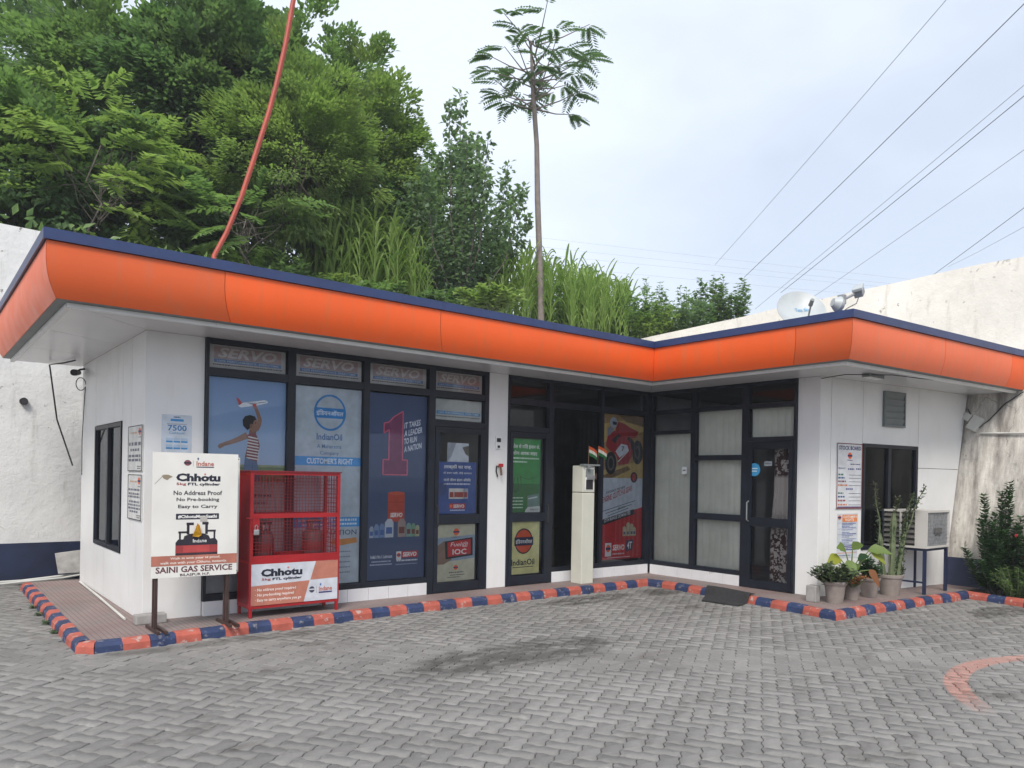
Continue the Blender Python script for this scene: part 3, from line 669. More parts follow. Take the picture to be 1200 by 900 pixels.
# soffit panels between trim and walls
SO = offset_line(RO, 0.252); WI = np.array([(0.0, 3.80), (0.0, 0.0), (XA, 0.0), (XA, LB), (11.72, -3.60)])
def soffit(q):
    cx, cy = sum(p[0] for p in q)/len(q), sum(p[1] for p in q)/len(q)
    q = [(cx+(p[0]-cx)*(1-0.004/max(0.1, math.dist(p, (cx, cy)))), cy+(p[1]-cy)*(1-0.004/max(0.1, math.dist(p, (cx, cy))))) for p in q]
    b = BM(); prism(b, q, ZS+0.001, ZS+0.012); bmesh.ops.recalc_face_normals(b, faces=b.faces); obj('soffit_panel', b, 'white_soffit', ROOF)
def clip_run(i, n):
    for k in range(n):
        a, c = k/n, (k+1)/n
        soffit([tuple(SO[i]*(1-a)+SO[i+1]*a), tuple(SO[i]*(1-c)+SO[i+1]*c), tuple(WI[i]*(1-c)+WI[i+1]*c), tuple(WI[i]*(1-a)+WI[i+1]*a)])
clip_run(0, 3); clip_run(1, 7); clip_run(2, 3); clip_run(3, 4)
b = BM(); prism(b, [tuple(p) for p in offset_line(RO, 0.256)] + [(11.7, 3.80)], ZS+0.014, ZS+0.03); obj('soffit_backing', b, 'dark_joint', ROOF)

# ================================================================== PRINTED SHEETS
def text_mesh(s, bold=0.0, shear=0.0, res=2):
    cu_ = bpy.data.curves.new('text', 'FONT'); cu_.body = s; cu_.resolution_u = res; cu_.offset = bold; cu_.shear = shear; cu_.fill_mode = 'FRONT'
    o = bpy.data.objects.new('text', cu_); me = bpy.data.meshes.new_from_object(o)
    V = np.empty(len(me.vertices)*3); me.vertices.foreach_get('co', V); V = V.reshape(-1, 3)[:, :2]; Fc = [tuple(p.vertices) for p in me.polygons]
    bpy.data.objects.remove(o); bpy.data.curves.remove(cu_); bpy.data.meshes.remove(me)
    return V, Fc
class Sheet:
    """a thin printed sheet; drawing coordinates are 0..W to the right and 0..H downwards"""
    def __init__(s, name, label, cat, p, u, w, h, W, H, paper, group=None, thick=0.003, up=(0, 0, 1), parent=None):
        s.u = Vector(u).normalized(); s.up = Vector(up).normalized(); s.n = s.u.cross(s.up); s.p = Vector(p); s.sx = w/W; s.sy = h/H; s.H = H; s.h = h
        b = BM(); q = [s.p, s.p+s.u*w, s.p+s.u*w+s.up*h, s.p+s.up*h]; slab(b, q, -s.n*thick); bmesh.ops.recalc_face_normals(b, faces=b.faces)
        s.o = obj(name, b, pc(paper) if isinstance(paper, tuple) else paper, parent)
        if parent is None: tag(s.o, label, cat, group)
        s.parts = {}; s.layer = 0
    def pt(s, x, y, lay): return s.p + s.u*(x*s.sx) + s.up*(s.h-y*s.sy) + s.n*(0.0009+0.0007*lay)
    def poly(s, part, col, pts, lay=0):
        b, mats = s.parts.setdefault(part, (BM(), []))
        m = pc(col) if isinstance(col, tuple) else MAT[col]
        if m not in mats: mats.append(m)
        f = b.faces.new([b.verts.new(s.pt(x, y, lay)) for x, y in pts]); f.material_index = mats.index(m)
        if f.normal.length == 0: f.normal_update()
        f.normal_update()
        if f.normal.dot(s.n) < 0: f.normal_flip()
    def rect(s, part, col, x0, y0, x1, y1, lay=0): s.poly(part, col, [(x0, y0), (x1, y0), (x1, y1), (x0, y1)], lay)
    def disc(s, part, col, x, y, rx, ry=None, lay=0, n=28):
        ry = ry or rx; s.poly(part, col, [(x+rx*math.cos(2*math.pi*k/n), y+ry*math.sin(2*math.pi*k/n)) for k in range(n)], lay)
    def ring(s, part, col, x, y, r0, r1, k=1.0, lay=0, n=32):
        for i in range(n):
            a, c = 2*math.pi*i/n, 2*math.pi*(i+1)/n
            s.poly(part, col, [(x+r0*math.cos(a), y+k*r0*math.sin(a)), (x+r1*math.cos(a), y+k*r1*math.sin(a)), (x+r1*math.cos(c), y+k*r1*math.sin(c)), (x+r0*math.cos(c), y+k*r0*math.sin(c))], lay)
    def line(s, part, col, x0, y0, x1, y1, w, lay=0):
        dx, dy = x1-x0, y1-y0; l = math.hypot(dx, dy) or 1; nx_, ny_ = -dy/l*w/2, dx/l*w/2
        s.poly(part, col, [(x0+nx_, y0+ny_), (x1+nx_, y1+ny_), (x1-nx_, y1-ny_), (x0-nx_, y0-ny_)], lay)
    def limb(s, part, col, pts, lay=0):      # tapered bent stroke: [(x, y, width)]
        L_, R_ = [], []
        for i, (x, y, w) in enumerate(pts):
            a = pts[max(i-1, 0)]; c = pts[min(i+1, len(pts)-1)]; dx, dy = c[0]-a[0], c[1]-a[1]; l = math.hypot(dx, dy) or 1
            L_.append((x-dy/l*w/2, y+dx/l*w/2)); R_.append((x+dy/l*w/2, y-dx/l*w/2))
        s.poly(part, col, L_+R_[::-1], lay)
    def text(s, col, body, x0, y0, x1, y1, lay=1, bold=0.0, shear=0.0, slope=0.0, part='lettering'):
        V, Fc = text_mesh(body, bold, shear)
        if not len(V): return
        mn, mxx = V.min(0), V.max(0); b, mats = s.parts.setdefault(part, (BM(), []))
        m = pc(col) if isinstance(col, tuple) else MAT[col]
        if m not in mats: mats.append(m)
        mi = mats.index(m); q = (V-mn)/(mxx-mn)
        vs = [b.verts.new(s.pt(x0+(x1-x0)*a, y1+(y0-y1)*c + slope*(a*(x1-x0)), lay)) for a, c in q]
        for f in Fc:
            try: ff = b.faces.new([vs[i] for i in f])
            except ValueError: continue
            ff.material_index = mi; ff.normal_update()
            if ff.normal.dot(s.n) < 0: ff.normal_flip()
    def smalltext(s, col, x0, y0, x1, y1, lay=1, part='small_print', seed=1):   # print too small to read: rows of little strokes
        r = random.Random(seed); x = x0
        while x < x1:
            w = r.uniform(0.5, 1.6)*(y1-y0); s.rect(part, col, x, y0, min(x+w, x1), y1, lay); x += w + 0.35*(y1-y0)
    def done(s):
        for part, (b, mats) in s.parts.items():
            me = bpy.data.meshes.new(part); b.to_mesh(me); b.free()
            for m in mats: me.materials.append(m)
            po = link(bpy.data.objects.new(part, me), s.o)
            if part == 'small_print': stuff(po)
        return s.o
EX, EY = (1, 0, 0), (0, -1, 0)
PY = 0.0165                                  # sheets stuck behind the glass
OR, NV, WH, BK, RD = (226, 96, 50), (34, 48, 96), (225, 225, 222), (28, 28, 34), (190, 40, 44)
def oil_emblem(s, x, y, r, k=1.0, disc=OR, band=(30, 40, 80), ring=None, txt=(225, 225, 225), lay=1):
    s.disc('emblem', disc, x, y, r, r*k, lay)
    if ring: s.ring('emblem', ring, x, y, r*0.95, r*1.05, k, lay+1)
    s.rect('emblem', band, x-r*1.12, y-r*k*0.27, x+r*1.12, y+r*k*0.27, lay+2)
    s.text(txt, 'इंिडयनऑयल', x-r*0.98, y-r*k*0.20, x+r*0.98, y+r*k*0.20, lay+3, 0.015, part='emblem')

# -- four faded red and blue strips in the top panes
pos_lab = ['faded red and blue strip poster above the boy with toy aeroplane', 'faded red and blue strip poster above the blue round emblem sheet', 'faded red and blue strip poster above the tall navy poster', 'faded red and blue strip poster, topmost above the left glass door']
for (x0, x1), lb in zip(((0.655, 1.53), (1.66, 2.525), (2.64, 3.49), (3.625, 4.42)), pos_lab):
    s = Sheet('transom_poster', lb, 'poster', (x0, PY, 2.868), EX, x1-x0, 0.258, 500, 190, (172, 166, 160), 'strip posters in the top panes')
    s.rect('print', (158, 132, 128), 28, 12, 470, 112); s.text((186, 178, 172), 'SERVO', 52, 20, 440, 104, 1, 0.03, 0.25)
    s.rect('print', (74, 108, 158), 28, 116, 470, 146); s.text((176, 184, 194), '100% PERFORMANCE. EVERYTIME', 48, 123, 452, 140, 1, 0.01)
    s.smalltext((60, 60, 64), 22, 158, 480, 168, 1, seed=x0); s.done()
s = Sheet('transom_poster', 'pale strip poster with torn edge and blue line right above the left glass door', 'poster', (3.63, PY, 2.468), EX, 0.79, 0.285, 500, 190, (172, 174, 170), 'strip posters in the top panes')
s.rect('print', (70, 130, 176), 20, 108, 486, 138); s.text((190, 198, 204), '100% PERFORMANCE. EVERYTIME', 40, 114, 466, 132, 1, 0.01); s.smalltext((70, 70, 74), 20, 152, 480, 162, 1, seed=3); s.done()

# -- boy with toy aeroplane
s = Sheet('window_poster', 'large blue sky poster of a boy holding up a toy aeroplane', 'poster', (0.643, PY, 1.60), EX, 0.90, 1.165, 525, 680, 'poster_sky')
s.rect('picture', (112, 128, 84), 0, 588, 525, 680); s.rect('picture', (140, 150, 108), 0, 570, 525, 592)
SK, SK2 = (146, 110, 92), (122, 90, 76)
s.limb('picture', SK, [(262, 372, 46), (205, 402, 34), (150, 425, 28), (110, 438, 24), (88, 450, 30), (74, 462, 20)], 1)
s.limb('picture', SK, [(318, 330, 40), (336, 300, 36), (344, 262, 30), (330, 220, 24), (316, 190, 22), (308, 172, 24)], 1)
s.poly('picture', SK2, [(276, 330), (318, 334), (324, 378), (270, 380)], 2)
s.poly('picture', SK, [(262, 262), (300, 250), (322, 262), (328, 290), (340, 308), (330, 322), (328, 344), (300, 352), (270, 330)], 3)
s.poly('picture', (30, 28, 30), [(232, 310), (228, 272), (244, 246), (276, 236), (310, 244), (322, 264), (304, 272), (298, 296), (284, 300), (278, 322), (262, 340)], 4)
s.disc('picture', SK2, 284, 308, 9, 14, 5); s.disc('picture', (40, 30, 30), 316, 288, 4, 4, 5)
shirt = [(262, 372), (282, 356), (320, 362), (336, 396), (346, 440), (334, 500), (330, 552), (268, 536), (248, 520), (258, 470), (266, 420)]
s.poly('picture', (122, 56, 58), shirt, 4)
for k in range(8):
    y = 378+k*20; s.poly('picture', (206, 200, 194), [(268-k*1.5, y), (334+min(k, 4)*2, y+12), (334+min(k, 4)*2, y+21), (266-k*1.5, y+9)], 5)
s.poly('picture', (84, 106, 138), [(248, 520), (330, 552), (340, 600), (356, 680), (236, 680), (240, 590)], 6)
s.line('picture', (60, 80, 112), 296, 560, 300, 678, 4, 7)
s.poly('picture', (226, 226, 230), [(196, 180), (216, 160), (372, 130), (392, 134), (398, 146), (330, 168), (216, 190)], 5)
s.poly('picture', RD, [(182, 126), (198, 130), (224, 160), (204, 176)], 6); s.poly('picture', (150, 156, 170), [(250, 152), (330, 156), (300, 172)], 6); s.disc('picture', (196, 60, 50), 306, 170, 13, 12, 7)
s.line('picture', (60, 60, 70), 330, 152, 388, 140, 4, 6); s.done()
s = Sheet('window_poster', 'pale sheet with rows of dark print behind the red cage, under the boy poster', 'poster', (0.643, PY, 0.34), EX, 0.90, 1.25, 500, 690, (160, 160, 160))
for k, y in enumerate((80, 130, 260, 300)): s.smalltext((66, 66, 72), 60, y, 420-30*(k % 2), y+14, 1, seed=k+20)
s.rect('print', (130, 130, 134), 0, 440, 500, 690); s.done()
# -- customer's right sheet
s = Sheet('window_poster', 'tall pale grey sheet with a blue ring emblem and blue heading strip', 'poster', (1.644, PY, 0.335), EX, 0.89, 2.42, 440, 1200, (176, 184, 192))
BL = (52, 128, 190)
s.ring('emblem', BL, 230, 150, 93, 105, 1.06, 1); s.rect('emblem', BL, 128, 122, 330, 184, 2); s.text((214, 222, 228), 'इंिडयनऑयल', 140, 134, 318, 172, 3, 0.02, part='emblem')
s.text((52, 96, 150), 'IndianOil', 145, 278, 312, 318, 1, 0.018); s.text((80, 116, 158), 'A Maharatna', 148, 344, 308, 368, 1, 0.008); s.text((80, 116, 158), 'Company', 168, 386, 292, 414, 1, 0.008)
s.rect('heading_strip', (70, 146, 206), 0, 420, 440, 474, 1); s.text((224, 230, 234), "CUSTOMER'S RIGHT", 84, 428, 386, 464, 2, 0.022)
for k in range(6): s.disc('small_print', (50, 50, 56), 12, 492+k*34, 3, 3, 1)
s.rect('heading_strip', (70, 146, 206), 0, 790, 440, 850, 1); s.smalltext((206, 216, 224), 40, 800, 420, 814, 2, seed=5); s.smalltext((206, 216, 224), 60, 826, 420, 838, 2, seed=6)
s.text((70, 84, 110), 'VACCINATION', 60, 868, 420, 900, 1, 0.01); s.poly('print', (196, 132, 70), [(250, 930), (420, 918), (425, 950), (300, 966), (250, 955)], 1)
for k in range(5): s.smalltext((120, 128, 140), 60, 1000+k*32, 380, 1008+k*32, 1, seed=k)
s.done()
# -- tall navy poster
s = Sheet('window_poster', 'tall navy poster with a glowing pink number one and oil drum', 'poster', (2.622, PY, 0.335), EX, 0.885, 2.42, 235, 740, 'poster_navy')
one = [(100, 92), (138, 66), (138, 262), (158, 262), (158, 322), (62, 322), (62, 262), (84, 262), (84, 142), (64, 158), (64, 118), (84, 112)]
s.poly('numeral', (124, 62, 94), one, 1)
for a, c in zip(one, one[1:]+one[:1]): s.line('numeral', (208, 100, 122), *a, *c, 4.5, 2)
for i, ln_ in enumerate(('IT TAKES', 'A LEADER', 'TO RUN', 'A NATION')):
    w = (66, 74, 52, 72)[i]; s.text((214, 216, 224), ln_, 144, 112+i*32, 144+w, 136+i*32, 1, 0.02, 0.1, -0.28)
s.rect('picture', (176, 70, 52), 84, 396, 150, 510, 1); s.disc('picture', (190, 84, 62), 117, 396, 33, 7, 2); s.rect('picture', (150, 56, 44), 84, 430, 150, 433, 2); s.rect('picture', (150, 56, 44), 84, 462, 150, 465, 2)
s.text(WH, 'SERVO', 93, 474, 142, 492, 3, 0.03, 0.15)
for k, (x, w, h, cc) in enumerate(((14, 16, 46, (150, 160, 176)), (32, 18, 54, (120, 140, 172)), (52, 20, 56, (108, 130, 170)), (73, 34, 74, (178, 184, 192)), (124, 32, 74, (150, 130, 124)), (158, 20, 56, (120, 150, 140)), (178, 18, 54, (112, 146, 118)), (196, 16, 46, (160, 160, 130)))):
    s.poly('picture', cc, [(x, 572), (x, 572-h*0.8), (x+w*0.3, 572-h), (x+w*0.75, 572-h), (x+w, 572-h*0.8), (x+w, 572)], 3); s.rect('picture', (70, 96, 150) if k < 4 else (110, 60, 54), x+w*0.15, 572-h*0.55, x+w*0.85, 572-h*0.2, 4)
s.text((212, 214, 222), "India's No.1 Lubricant", 20, 640, 104, 654, 1, 0.012); s.smalltext((170, 176, 194), 24, 664, 100, 669, 1, seed=1); s.smalltext((170, 176, 194), 18, 676, 104, 681, 1, seed=2)
s.rect('emblem', (206, 206, 206), 120, 630, 140, 664, 1); s.disc('emblem', OR, 130, 644, 7, 9, 2); s.rect('emblem', NV, 122, 642, 138, 647, 3)
s.rect('emblem', (176, 52, 54), 141, 630, 208, 656, 1); s.text(WH, 'SERVO', 146, 634, 202, 652, 2, 0.03, 0.12); s.smalltext((206, 208, 214), 122, 660+4, 206, 670, 2, seed=9); s.smalltext((150, 156, 176), 118, 680, 206, 684, 1, seed=8); s.done()
# -- door posters, left door
DY = 0.0005
s = Sheet('window_poster', 'blue poster with white lettering and red tubs on the left glass door', 'poster', (3.683, DY, 1.175), EX, 0.655, 0.72, 150, 200, (44, 74, 138))
s.text(WH, 'तरक्की का राज़,', 24, 10, 130, 30, 1, 0.02); s.text(WH, 'तो इंजन सही, दौड़े शानदार', 22, 38, 132, 48, 1, 0.01); s.text(WH, 'मानो जीवन इंजन ऑयिल', 24, 62, 128, 76, 1, 0.012); s.smalltext((206, 210, 224), 24, 82, 126, 88, 1, seed=4)
s.disc('picture', (38, 60, 112), 20, 104, 16, 26, 1)
for x, w, cc in ((44, 20, (206, 200, 190)), (62, 40, (206, 200, 192)), (100, 18, (150, 156, 170))): s.rect('picture', cc, x, 102, x+w, 142, 2); s.rect('picture', (150, 52, 48), x+3, 116, x+w-3, 136, 3)
s.rect('emblem', (176, 50, 50), 46, 160, 108, 180, 1); s.text(WH, 'SERVO', 62, 164, 104, 177, 2, 0.03); s.disc('emblem', OR, 53, 170, 5, 6, 2); s.smalltext((206, 210, 224), 50, 184, 106, 188, 1, seed=5); s.done()
s = Sheet('window_poster', 'crumpled white paper leaning inside the top of the left glass door', 'paper', (3.86, 0.03, 1.86), EX, 0.36, 0.30, 100, 100, (196, 200, 206)); s.poly('fold', (150, 154, 162), [(0, 0), (40, 0), (20, 60), (0, 90)], 1); s.poly('fold', (90, 84, 78), [(70, 20), (100, 10), (100, 60), (84, 50)], 1); s.done()  # fold patches: crumple shade painted as darker colour on a flat sheet
s = Sheet('window_poster', 'beige poster of a hand holding a phone on the left glass door', 'poster', (3.683, DY, 0.245), EX, 0.65, 0.785, 150, 210, (186, 182, 158))
s.poly('picture', (140, 156, 172), [(0, 50), (150, 40), (150, 128), (0, 140)], 1); s.disc('emblem', OR, 76, 28, 11, 13, 1); s.rect('emblem', NV, 64, 25, 88, 31, 2); s.text((70, 80, 120), 'IndianOil', 62, 44, 90, 50, 1, 0.01)
s.poly('picture', (130, 104, 88), [(0, 80), (30, 60), (44, 66), (40, 110), (60, 130), (30, 146), (0, 146)], 2)
s.poly('picture', BK, [(32, 62), (140, 50), (142, 118), (36, 128)], 3); s.poly('picture', (182, 40, 44), [(42, 66), (132, 56), (134, 112), (44, 120)], 4)
s.text(WH, 'Fuel@', 54, 66, 122, 86, 5, 0.0, 0.2); s.text(WH, 'IOC', 62, 92, 116, 112, 5, 0.02)
s.disc('emblem', OR, 76, 160, 8, 9, 1); s.rect('emblem', NV, 67, 158, 85, 162, 2); s.smalltext((70, 70, 80), 50, 176, 106, 180, 1, seed=2); s.smalltext((70, 70, 80), 54, 186, 110, 189, 1, seed=3); s.smalltext((70, 70, 80), 44, 194, 92, 197, 1, seed=4); s.done()
# -- second door
s = Sheet('window_poster', 'green poster with white lettering and pump sketch on the middle glass door', 'poster', (4.932, DY, 1.178), EX, 0.60, 1.09, 165, 410, (42, 138, 62))
s.rect('print', (30, 104, 46), 0, 250, 165, 410, 0)
s.text(WH, 'तेल से मिले ईनाम के,', 18, 28, 160, 56, 1, 0.02); s.text(WH, 'सोना आपका लाइए', 18, 66, 146, 94, 1, 0.02); s.smalltext((206, 224, 206), 20, 104, 156, 112, 1, seed=2); s.smalltext((206, 224, 206), 20, 124, 92, 132, 1, seed=3)
for x in (10, 26, 44, 60): s.line('picture', (34, 50, 34), x, 216, x-(4 if x < 30 else -4), 270, 3, 1); s.line('picture', (34, 50, 34), x-(4 if x < 30 else -4), 270, 34, 300, 2, 1)
s.ring('picture', (34, 50, 34), 34, 210, 26, 29, 0.3, 1); s.line('picture', (40, 60, 36), 58, 212, 100, 226, 2.5, 1); s.line('picture', (40, 60, 36), 100, 226, 138, 212, 2.5, 1)
s.poly('picture', (96, 124, 118), [(96, 318), (158, 304), (160, 376), (98, 378)], 2); s.poly('picture', (180, 192, 190), [(102, 330), (150, 320), (150, 328), (102, 338)], 3); s.poly('print', (186, 190, 186), [(88, 396), (100, 380), (165, 376), (165, 410), (84, 410)], 2); s.text((60, 66, 80), 'IndianOil', 112, 388, 156, 400, 3, 0.01)
for k in range(4): s.smalltext((196, 214, 196), 12, 326+k*18, 74, 332+k*18, 1, seed=k+7)
s.done()
s = Sheet('window_poster', 'pale yellow poster with an orange round emblem on the middle glass door', 'poster', (4.925, DY, 0.262), EX, 0.61, 0.785, 165, 290, (206, 200, 142))
s.disc('emblem', (206, 84, 52), 82, 110, 44, 66, 1); s.ring('emblem', (46, 44, 56), 82, 110, 42, 47, 1.5, 2); s.rect('emblem', (38, 42, 70), 34, 88, 132, 134, 3); s.text(WH, 'इंिडयनऑयल', 40, 98, 126, 126, 4, 0.015, part='emblem')
s.text((38, 38, 46), 'IndianOil', 20, 208, 140, 242, 1, 0.02); s.rect('emblem', (60, 50, 46), 26, 250, 134, 254, 1); s.done()
# -- red motorcycle poster
s = Sheet('window_poster', 'red motorcycle poster with red and white lettering in the far corner pane', 'poster', (6.862, PY, 0.37), EX, 0.985, 2.39, 245, 850, (186, 192, 200))
s.rect('picture', (150, 118, 74), 0, 0, 245, 372, 0); s.poly('picture', (186, 158, 96), [(0, 60), (245, 0), (245, 90), (0, 170)], 1); s.poly('picture', (120, 92, 58), [(90, 0), (245, 0), (245, 60), (140, 40)], 2); s.poly('picture', (176, 150, 88), [(0, 330), (245, 262), (245, 372), (0, 372)], 2); s.poly('picture', (110, 84, 52), [(0, 360), (150, 300), (170, 320), (60, 372), (0, 372)], 3)
s.disc('picture', (34, 34, 40), 50, 286, 34, 66, 4); s.disc('picture', (90, 84, 80), 50, 286, 20, 44, 5); s.disc('picture', (34, 34, 40), 50, 286, 13, 30, 6)
s.disc('picture', (34, 34, 40), 210, 216, 32, 72, 4); s.disc('picture', (84, 78, 76), 210, 216, 17, 42, 5); s.disc('picture', (34, 34, 40), 210, 216, 10, 28, 6)
s.poly('picture', (150, 38, 44), [(18, 186), (30, 128), (66, 96), (112, 88), (160, 116), (182, 150), (176, 240), (150, 286), (96, 296), (80, 236), (44, 214)], 7)
s.poly('picture', (196, 200, 208), [(76, 216), (108, 170), (146, 176), (156, 210), (100, 252)], 8); s.line('picture', (206, 206, 212), 92, 276, 152, 210, 6, 8)
s.poly('picture', (150, 40, 44), [(72, 92), (90, 40), (130, 52), (158, 70), (214, 92), (196, 132), (140, 128)], 8)
s.poly('picture', (126, 132, 144), [(28, 84), (52, 66), (66, 88), (44, 120), (30, 128)], 8)
s.disc('picture', (160, 168, 180), 62, 48, 21, 32, 9); s.poly('picture', (38, 42, 52), [(56, 40), (82, 46), (78, 62), (58, 60)], 10); s.limb('picture', (40, 40, 46), [(150, 130, 20), (176, 160, 22), (182, 196, 22), (206, 210, 18)], 9)
s.poly('picture', (38, 38, 44), [(52, 150), (92, 112), (104, 124), (70, 170)], 8); s.text((60, 66, 80), '7', 110, 184, 128, 214, 9, 0.02)
s.disc('emblem', BK, 190, 366, 21, 32, 6); s.disc('emblem', (150, 40, 44), 190, 366, 14, 22, 7)
s.poly('print', (172, 38, 42), [(0, 622), (245, 545), (245, 850), (0, 850)], 1)
s.text(BK, 'SUDDENLY THE NEW', 26, 452, 140, 466, 2, 0.015, 0.2, -0.32); s.text((158, 44, 44), 'ENGINE, CLUTCH & GEAR', 6, 486, 178, 526, 2, 0.02, 0.2, -0.42); s.text(BK, 'BENEFITS', 96, 548, 140, 560, 2, 0.01, 0.2, -0.3)
for k in range(3): s.line('small_print', (60, 62, 70), 10+14*k, 566+14*k, 200-20*k, 506+22*k, 3.5, 2)
s.poly('print', BK, [(0, 640), (12, 612), (196, 556), (200, 586), (16, 646)], 3); s.text((210, 210, 214), 'DTH RANGE DE MINUTES', 20, 612, 172, 632, 4, 0.015, 0, -0.3)
for x, h in ((128, 50), (150, 74), (172, 66), (188, 44)): s.poly('picture', (176, 168, 140), [(x, 716), (x, 716-h), (x+10, 706-h), (x+20, 716-h), (x+20, 716)], 3); s.rect('picture', (84, 92, 116), x+4, 690, x+16, 706, 4)
s.rect('emblem', (206, 206, 206), 26, 752, 62, 830, 3); s.disc('emblem', OR, 44, 784, 13, 22, 4); s.rect('emblem', NV, 30, 778, 58, 792, 5)
s.rect('emblem', RD, 64, 752, 146, 808, 3); s.text(WH, 'SERVO', 70, 764, 140, 798, 4, 0.03, 0.1); s.poly('emblem', (50, 56, 84), [(146, 808), (152, 742), (196, 738), (188, 800)], 3); s.text(WH, '4T', 156, 750, 186, 792, 4, 0.025, 0.1); s.smalltext((210, 196, 196), 70, 814, 140, 822, 3, seed=3); s.smalltext((206, 190, 190), 40, 836, 176, 842, 3, seed=4); s.done()

# -- paper notices on walls
s = Sheet('wall_notice', 'white and blue cashback paper taped to the left pillar above the sign board', 'notice', (0.165, -0.003, 1.90), EX, 0.31, 0.41, 230, 300, (196, 204, 214), thick=0.001)
CB = (62, 140, 196)
s.smalltext((60, 80, 120), 90, 14, 140, 24, 1, seed=1); s.rect('print', CB, 66, 34, 166, 52, 1); s.smalltext((120, 130, 146), 40, 72, 190, 77, 1, seed=2); s.text((52, 118, 172), '7500', 46, 82, 190, 128, 1, 0.018); s.text((84, 146, 190), 'Cashback!', 58, 134, 178, 154, 1, 0.006)
for k in range(3): s.rect('print', (170, 190, 210), 34+k*57, 184, 84+k*57, 206, 1); s.rect('print', CB, 34+k*57, 208, 84+k*57, 220, 2); s.rect('print', (170, 190, 210), 34+k*57, 236, 84+k*57, 258, 1); s.rect('print', CB, 34+k*57, 260, 84+k*57, 272, 2)
s.done()
def wall_board(label, y0, y1, z0, z1, lines, seed):
    s = Sheet('notice_board', label, 'notice', (-0.012, y1, z0), EY, y1-y0, z1-z0, 115, 330, (200, 200, 198), thick=0.010)
    for a in ((0, 0, 115, 6), (0, 324, 115, 330), (0, 0, 4, 330), (110, 0, 115, 330)): s.rect('border', BK, *a, 1)
    s.smalltext((190, 150, 120), 20, 46, 76, 58, 1, seed=seed); s.disc('emblem', OR, 95, 46, 9, 26, 1); s.rect('emblem', NV, 85, 40, 106, 54, 2); s.rect('small_print', BK, 86, 84, 106, 88, 1)
    for k, (y, h, a, c) in enumerate(lines): s.smalltext((92, 96, 112), a, y, c, y+h, 1, seed=seed+k)
    s.smalltext((60, 60, 70), 78, 292, 106, 298, 1, seed=9); s.smalltext((60, 60, 70), 80, 306, 104, 312, 1, seed=10); s.done()
wall_board('upper white framed notice board on the left side wall', 0.05, 0.70, 1.69, 2.19, [(120, 24, 10, 104), (166, 18, 22, 92), (210, 18, 8, 104), (240, 18, 8, 104)], 31)
wall_board('lower white framed notice board on the left side wall', 0.05, 0.68, 1.16, 1.655, [(104, 14, 8, 104), (134, 14, 10, 100), (156, 14, 8, 102), (192, 14, 14, 98), (216, 14, 8, 104), (240, 14, 8, 104), (264, 14, 20, 92)], 41)
cu3 = (CE[0], CE[1], 0)
s = Sheet('notice_board', 'white board headed STOCK BOARD in a red frame beside the right window', 'notice', cpt(0.36, -0.016, 1.33), cu3, 0.585, 0.94, 165, 445, (206, 208, 212), thick=0.014)
RF = (120, 62, 58)
for a in ((0, 0, 165, 6), (0, 437, 165, 445), (0, 0, 5, 445), (159, 0, 165, 445)): s.rect('border', RF, *a, 2)
s.text((40, 44, 90), 'STOCK BOARD', 12, 18, 154, 46, 1, 0.03); s.disc('emblem', OR, 82, 84, 13, 22, 1); s.rect('emblem', NV, 68, 78, 97, 90, 2); s.smalltext((60, 66, 110), 66, 112, 100, 118, 1, seed=1); s.smalltext((60, 66, 110), 86, 138, 150, 145, 1, seed=2)
s.text((50, 58, 120), 'PRODUCT', 10, 166, 54, 176, 1, 0.02); s.smalltext((50, 58, 120), 72, 170, 112, 180, 1, seed=3); s.smalltext((50, 58, 120), 124, 168, 154, 178, 1, seed=3)
for k, (y, cc) in enumerate(((208, (52, 110, 90)), (230, (52, 80, 130)), (254, (120, 60, 70)), (280, (196, 120, 80)), (334, (52, 110, 90)), (358, (52, 80, 130)), (384, (150, 80, 80)), (412, (196, 120, 80)))): s.smalltext(cc, 10, y, 44+8*(k % 4), y+11, 1, seed=k+5); s.rect('small_print', (70, 70, 78), 78, y+6, 156, y+9, 1)
s.smalltext((60, 66, 140), 60, 306, 104, 316, 1, seed=30); s.rect('border', (70, 70, 130), 8, 430, 158, 436, 1); s.done()
s = Sheet('wall_notice', 'paper notice with orange heading and blue text under the stock board', 'notice', cpt(0.41, -0.004, 0.62), cu3, 0.47, 0.64, 135, 300, (196, 200, 206), thick=0.001)
s.rect('heading', (216, 128, 70), 32, 8, 130, 56, 1); s.text(WH, "CUSTOMER'S", 38, 14, 126, 30, 2, 0.02); s.text(WH, 'RIGHTS', 52, 34, 108, 50, 2, 0.02); s.disc('emblem', (196, 110, 80), 14, 26, 10, 15, 1); s.rect('emblem', NV, 3, 22, 25, 31, 2)
for k, y in enumerate((66, 74, 84, 92, 108, 124, 134, 146, 156, 170, 180, 196, 206)): s.smalltext((74, 92, 150), 30, y, 124-22*(k % 3), y+5, 1, seed=k)
for y in (62, 102, 140, 190): s.rect('small_print', (90, 100, 150), 4, y, 128, y+1.5, 1)
s.rect('heading', (48, 58, 130), 24, 216, 124, 248, 1); s.smalltext(WH, 36, 224, 118, 229, 2, seed=1); s.smalltext(WH, 44, 236, 112, 241, 2, seed=2); s.rect('print', (206, 160, 150), 2, 262, 128, 268, 1); s.smalltext((60, 60, 120), 6, 280, 90, 285, 1, seed=4); s.done()
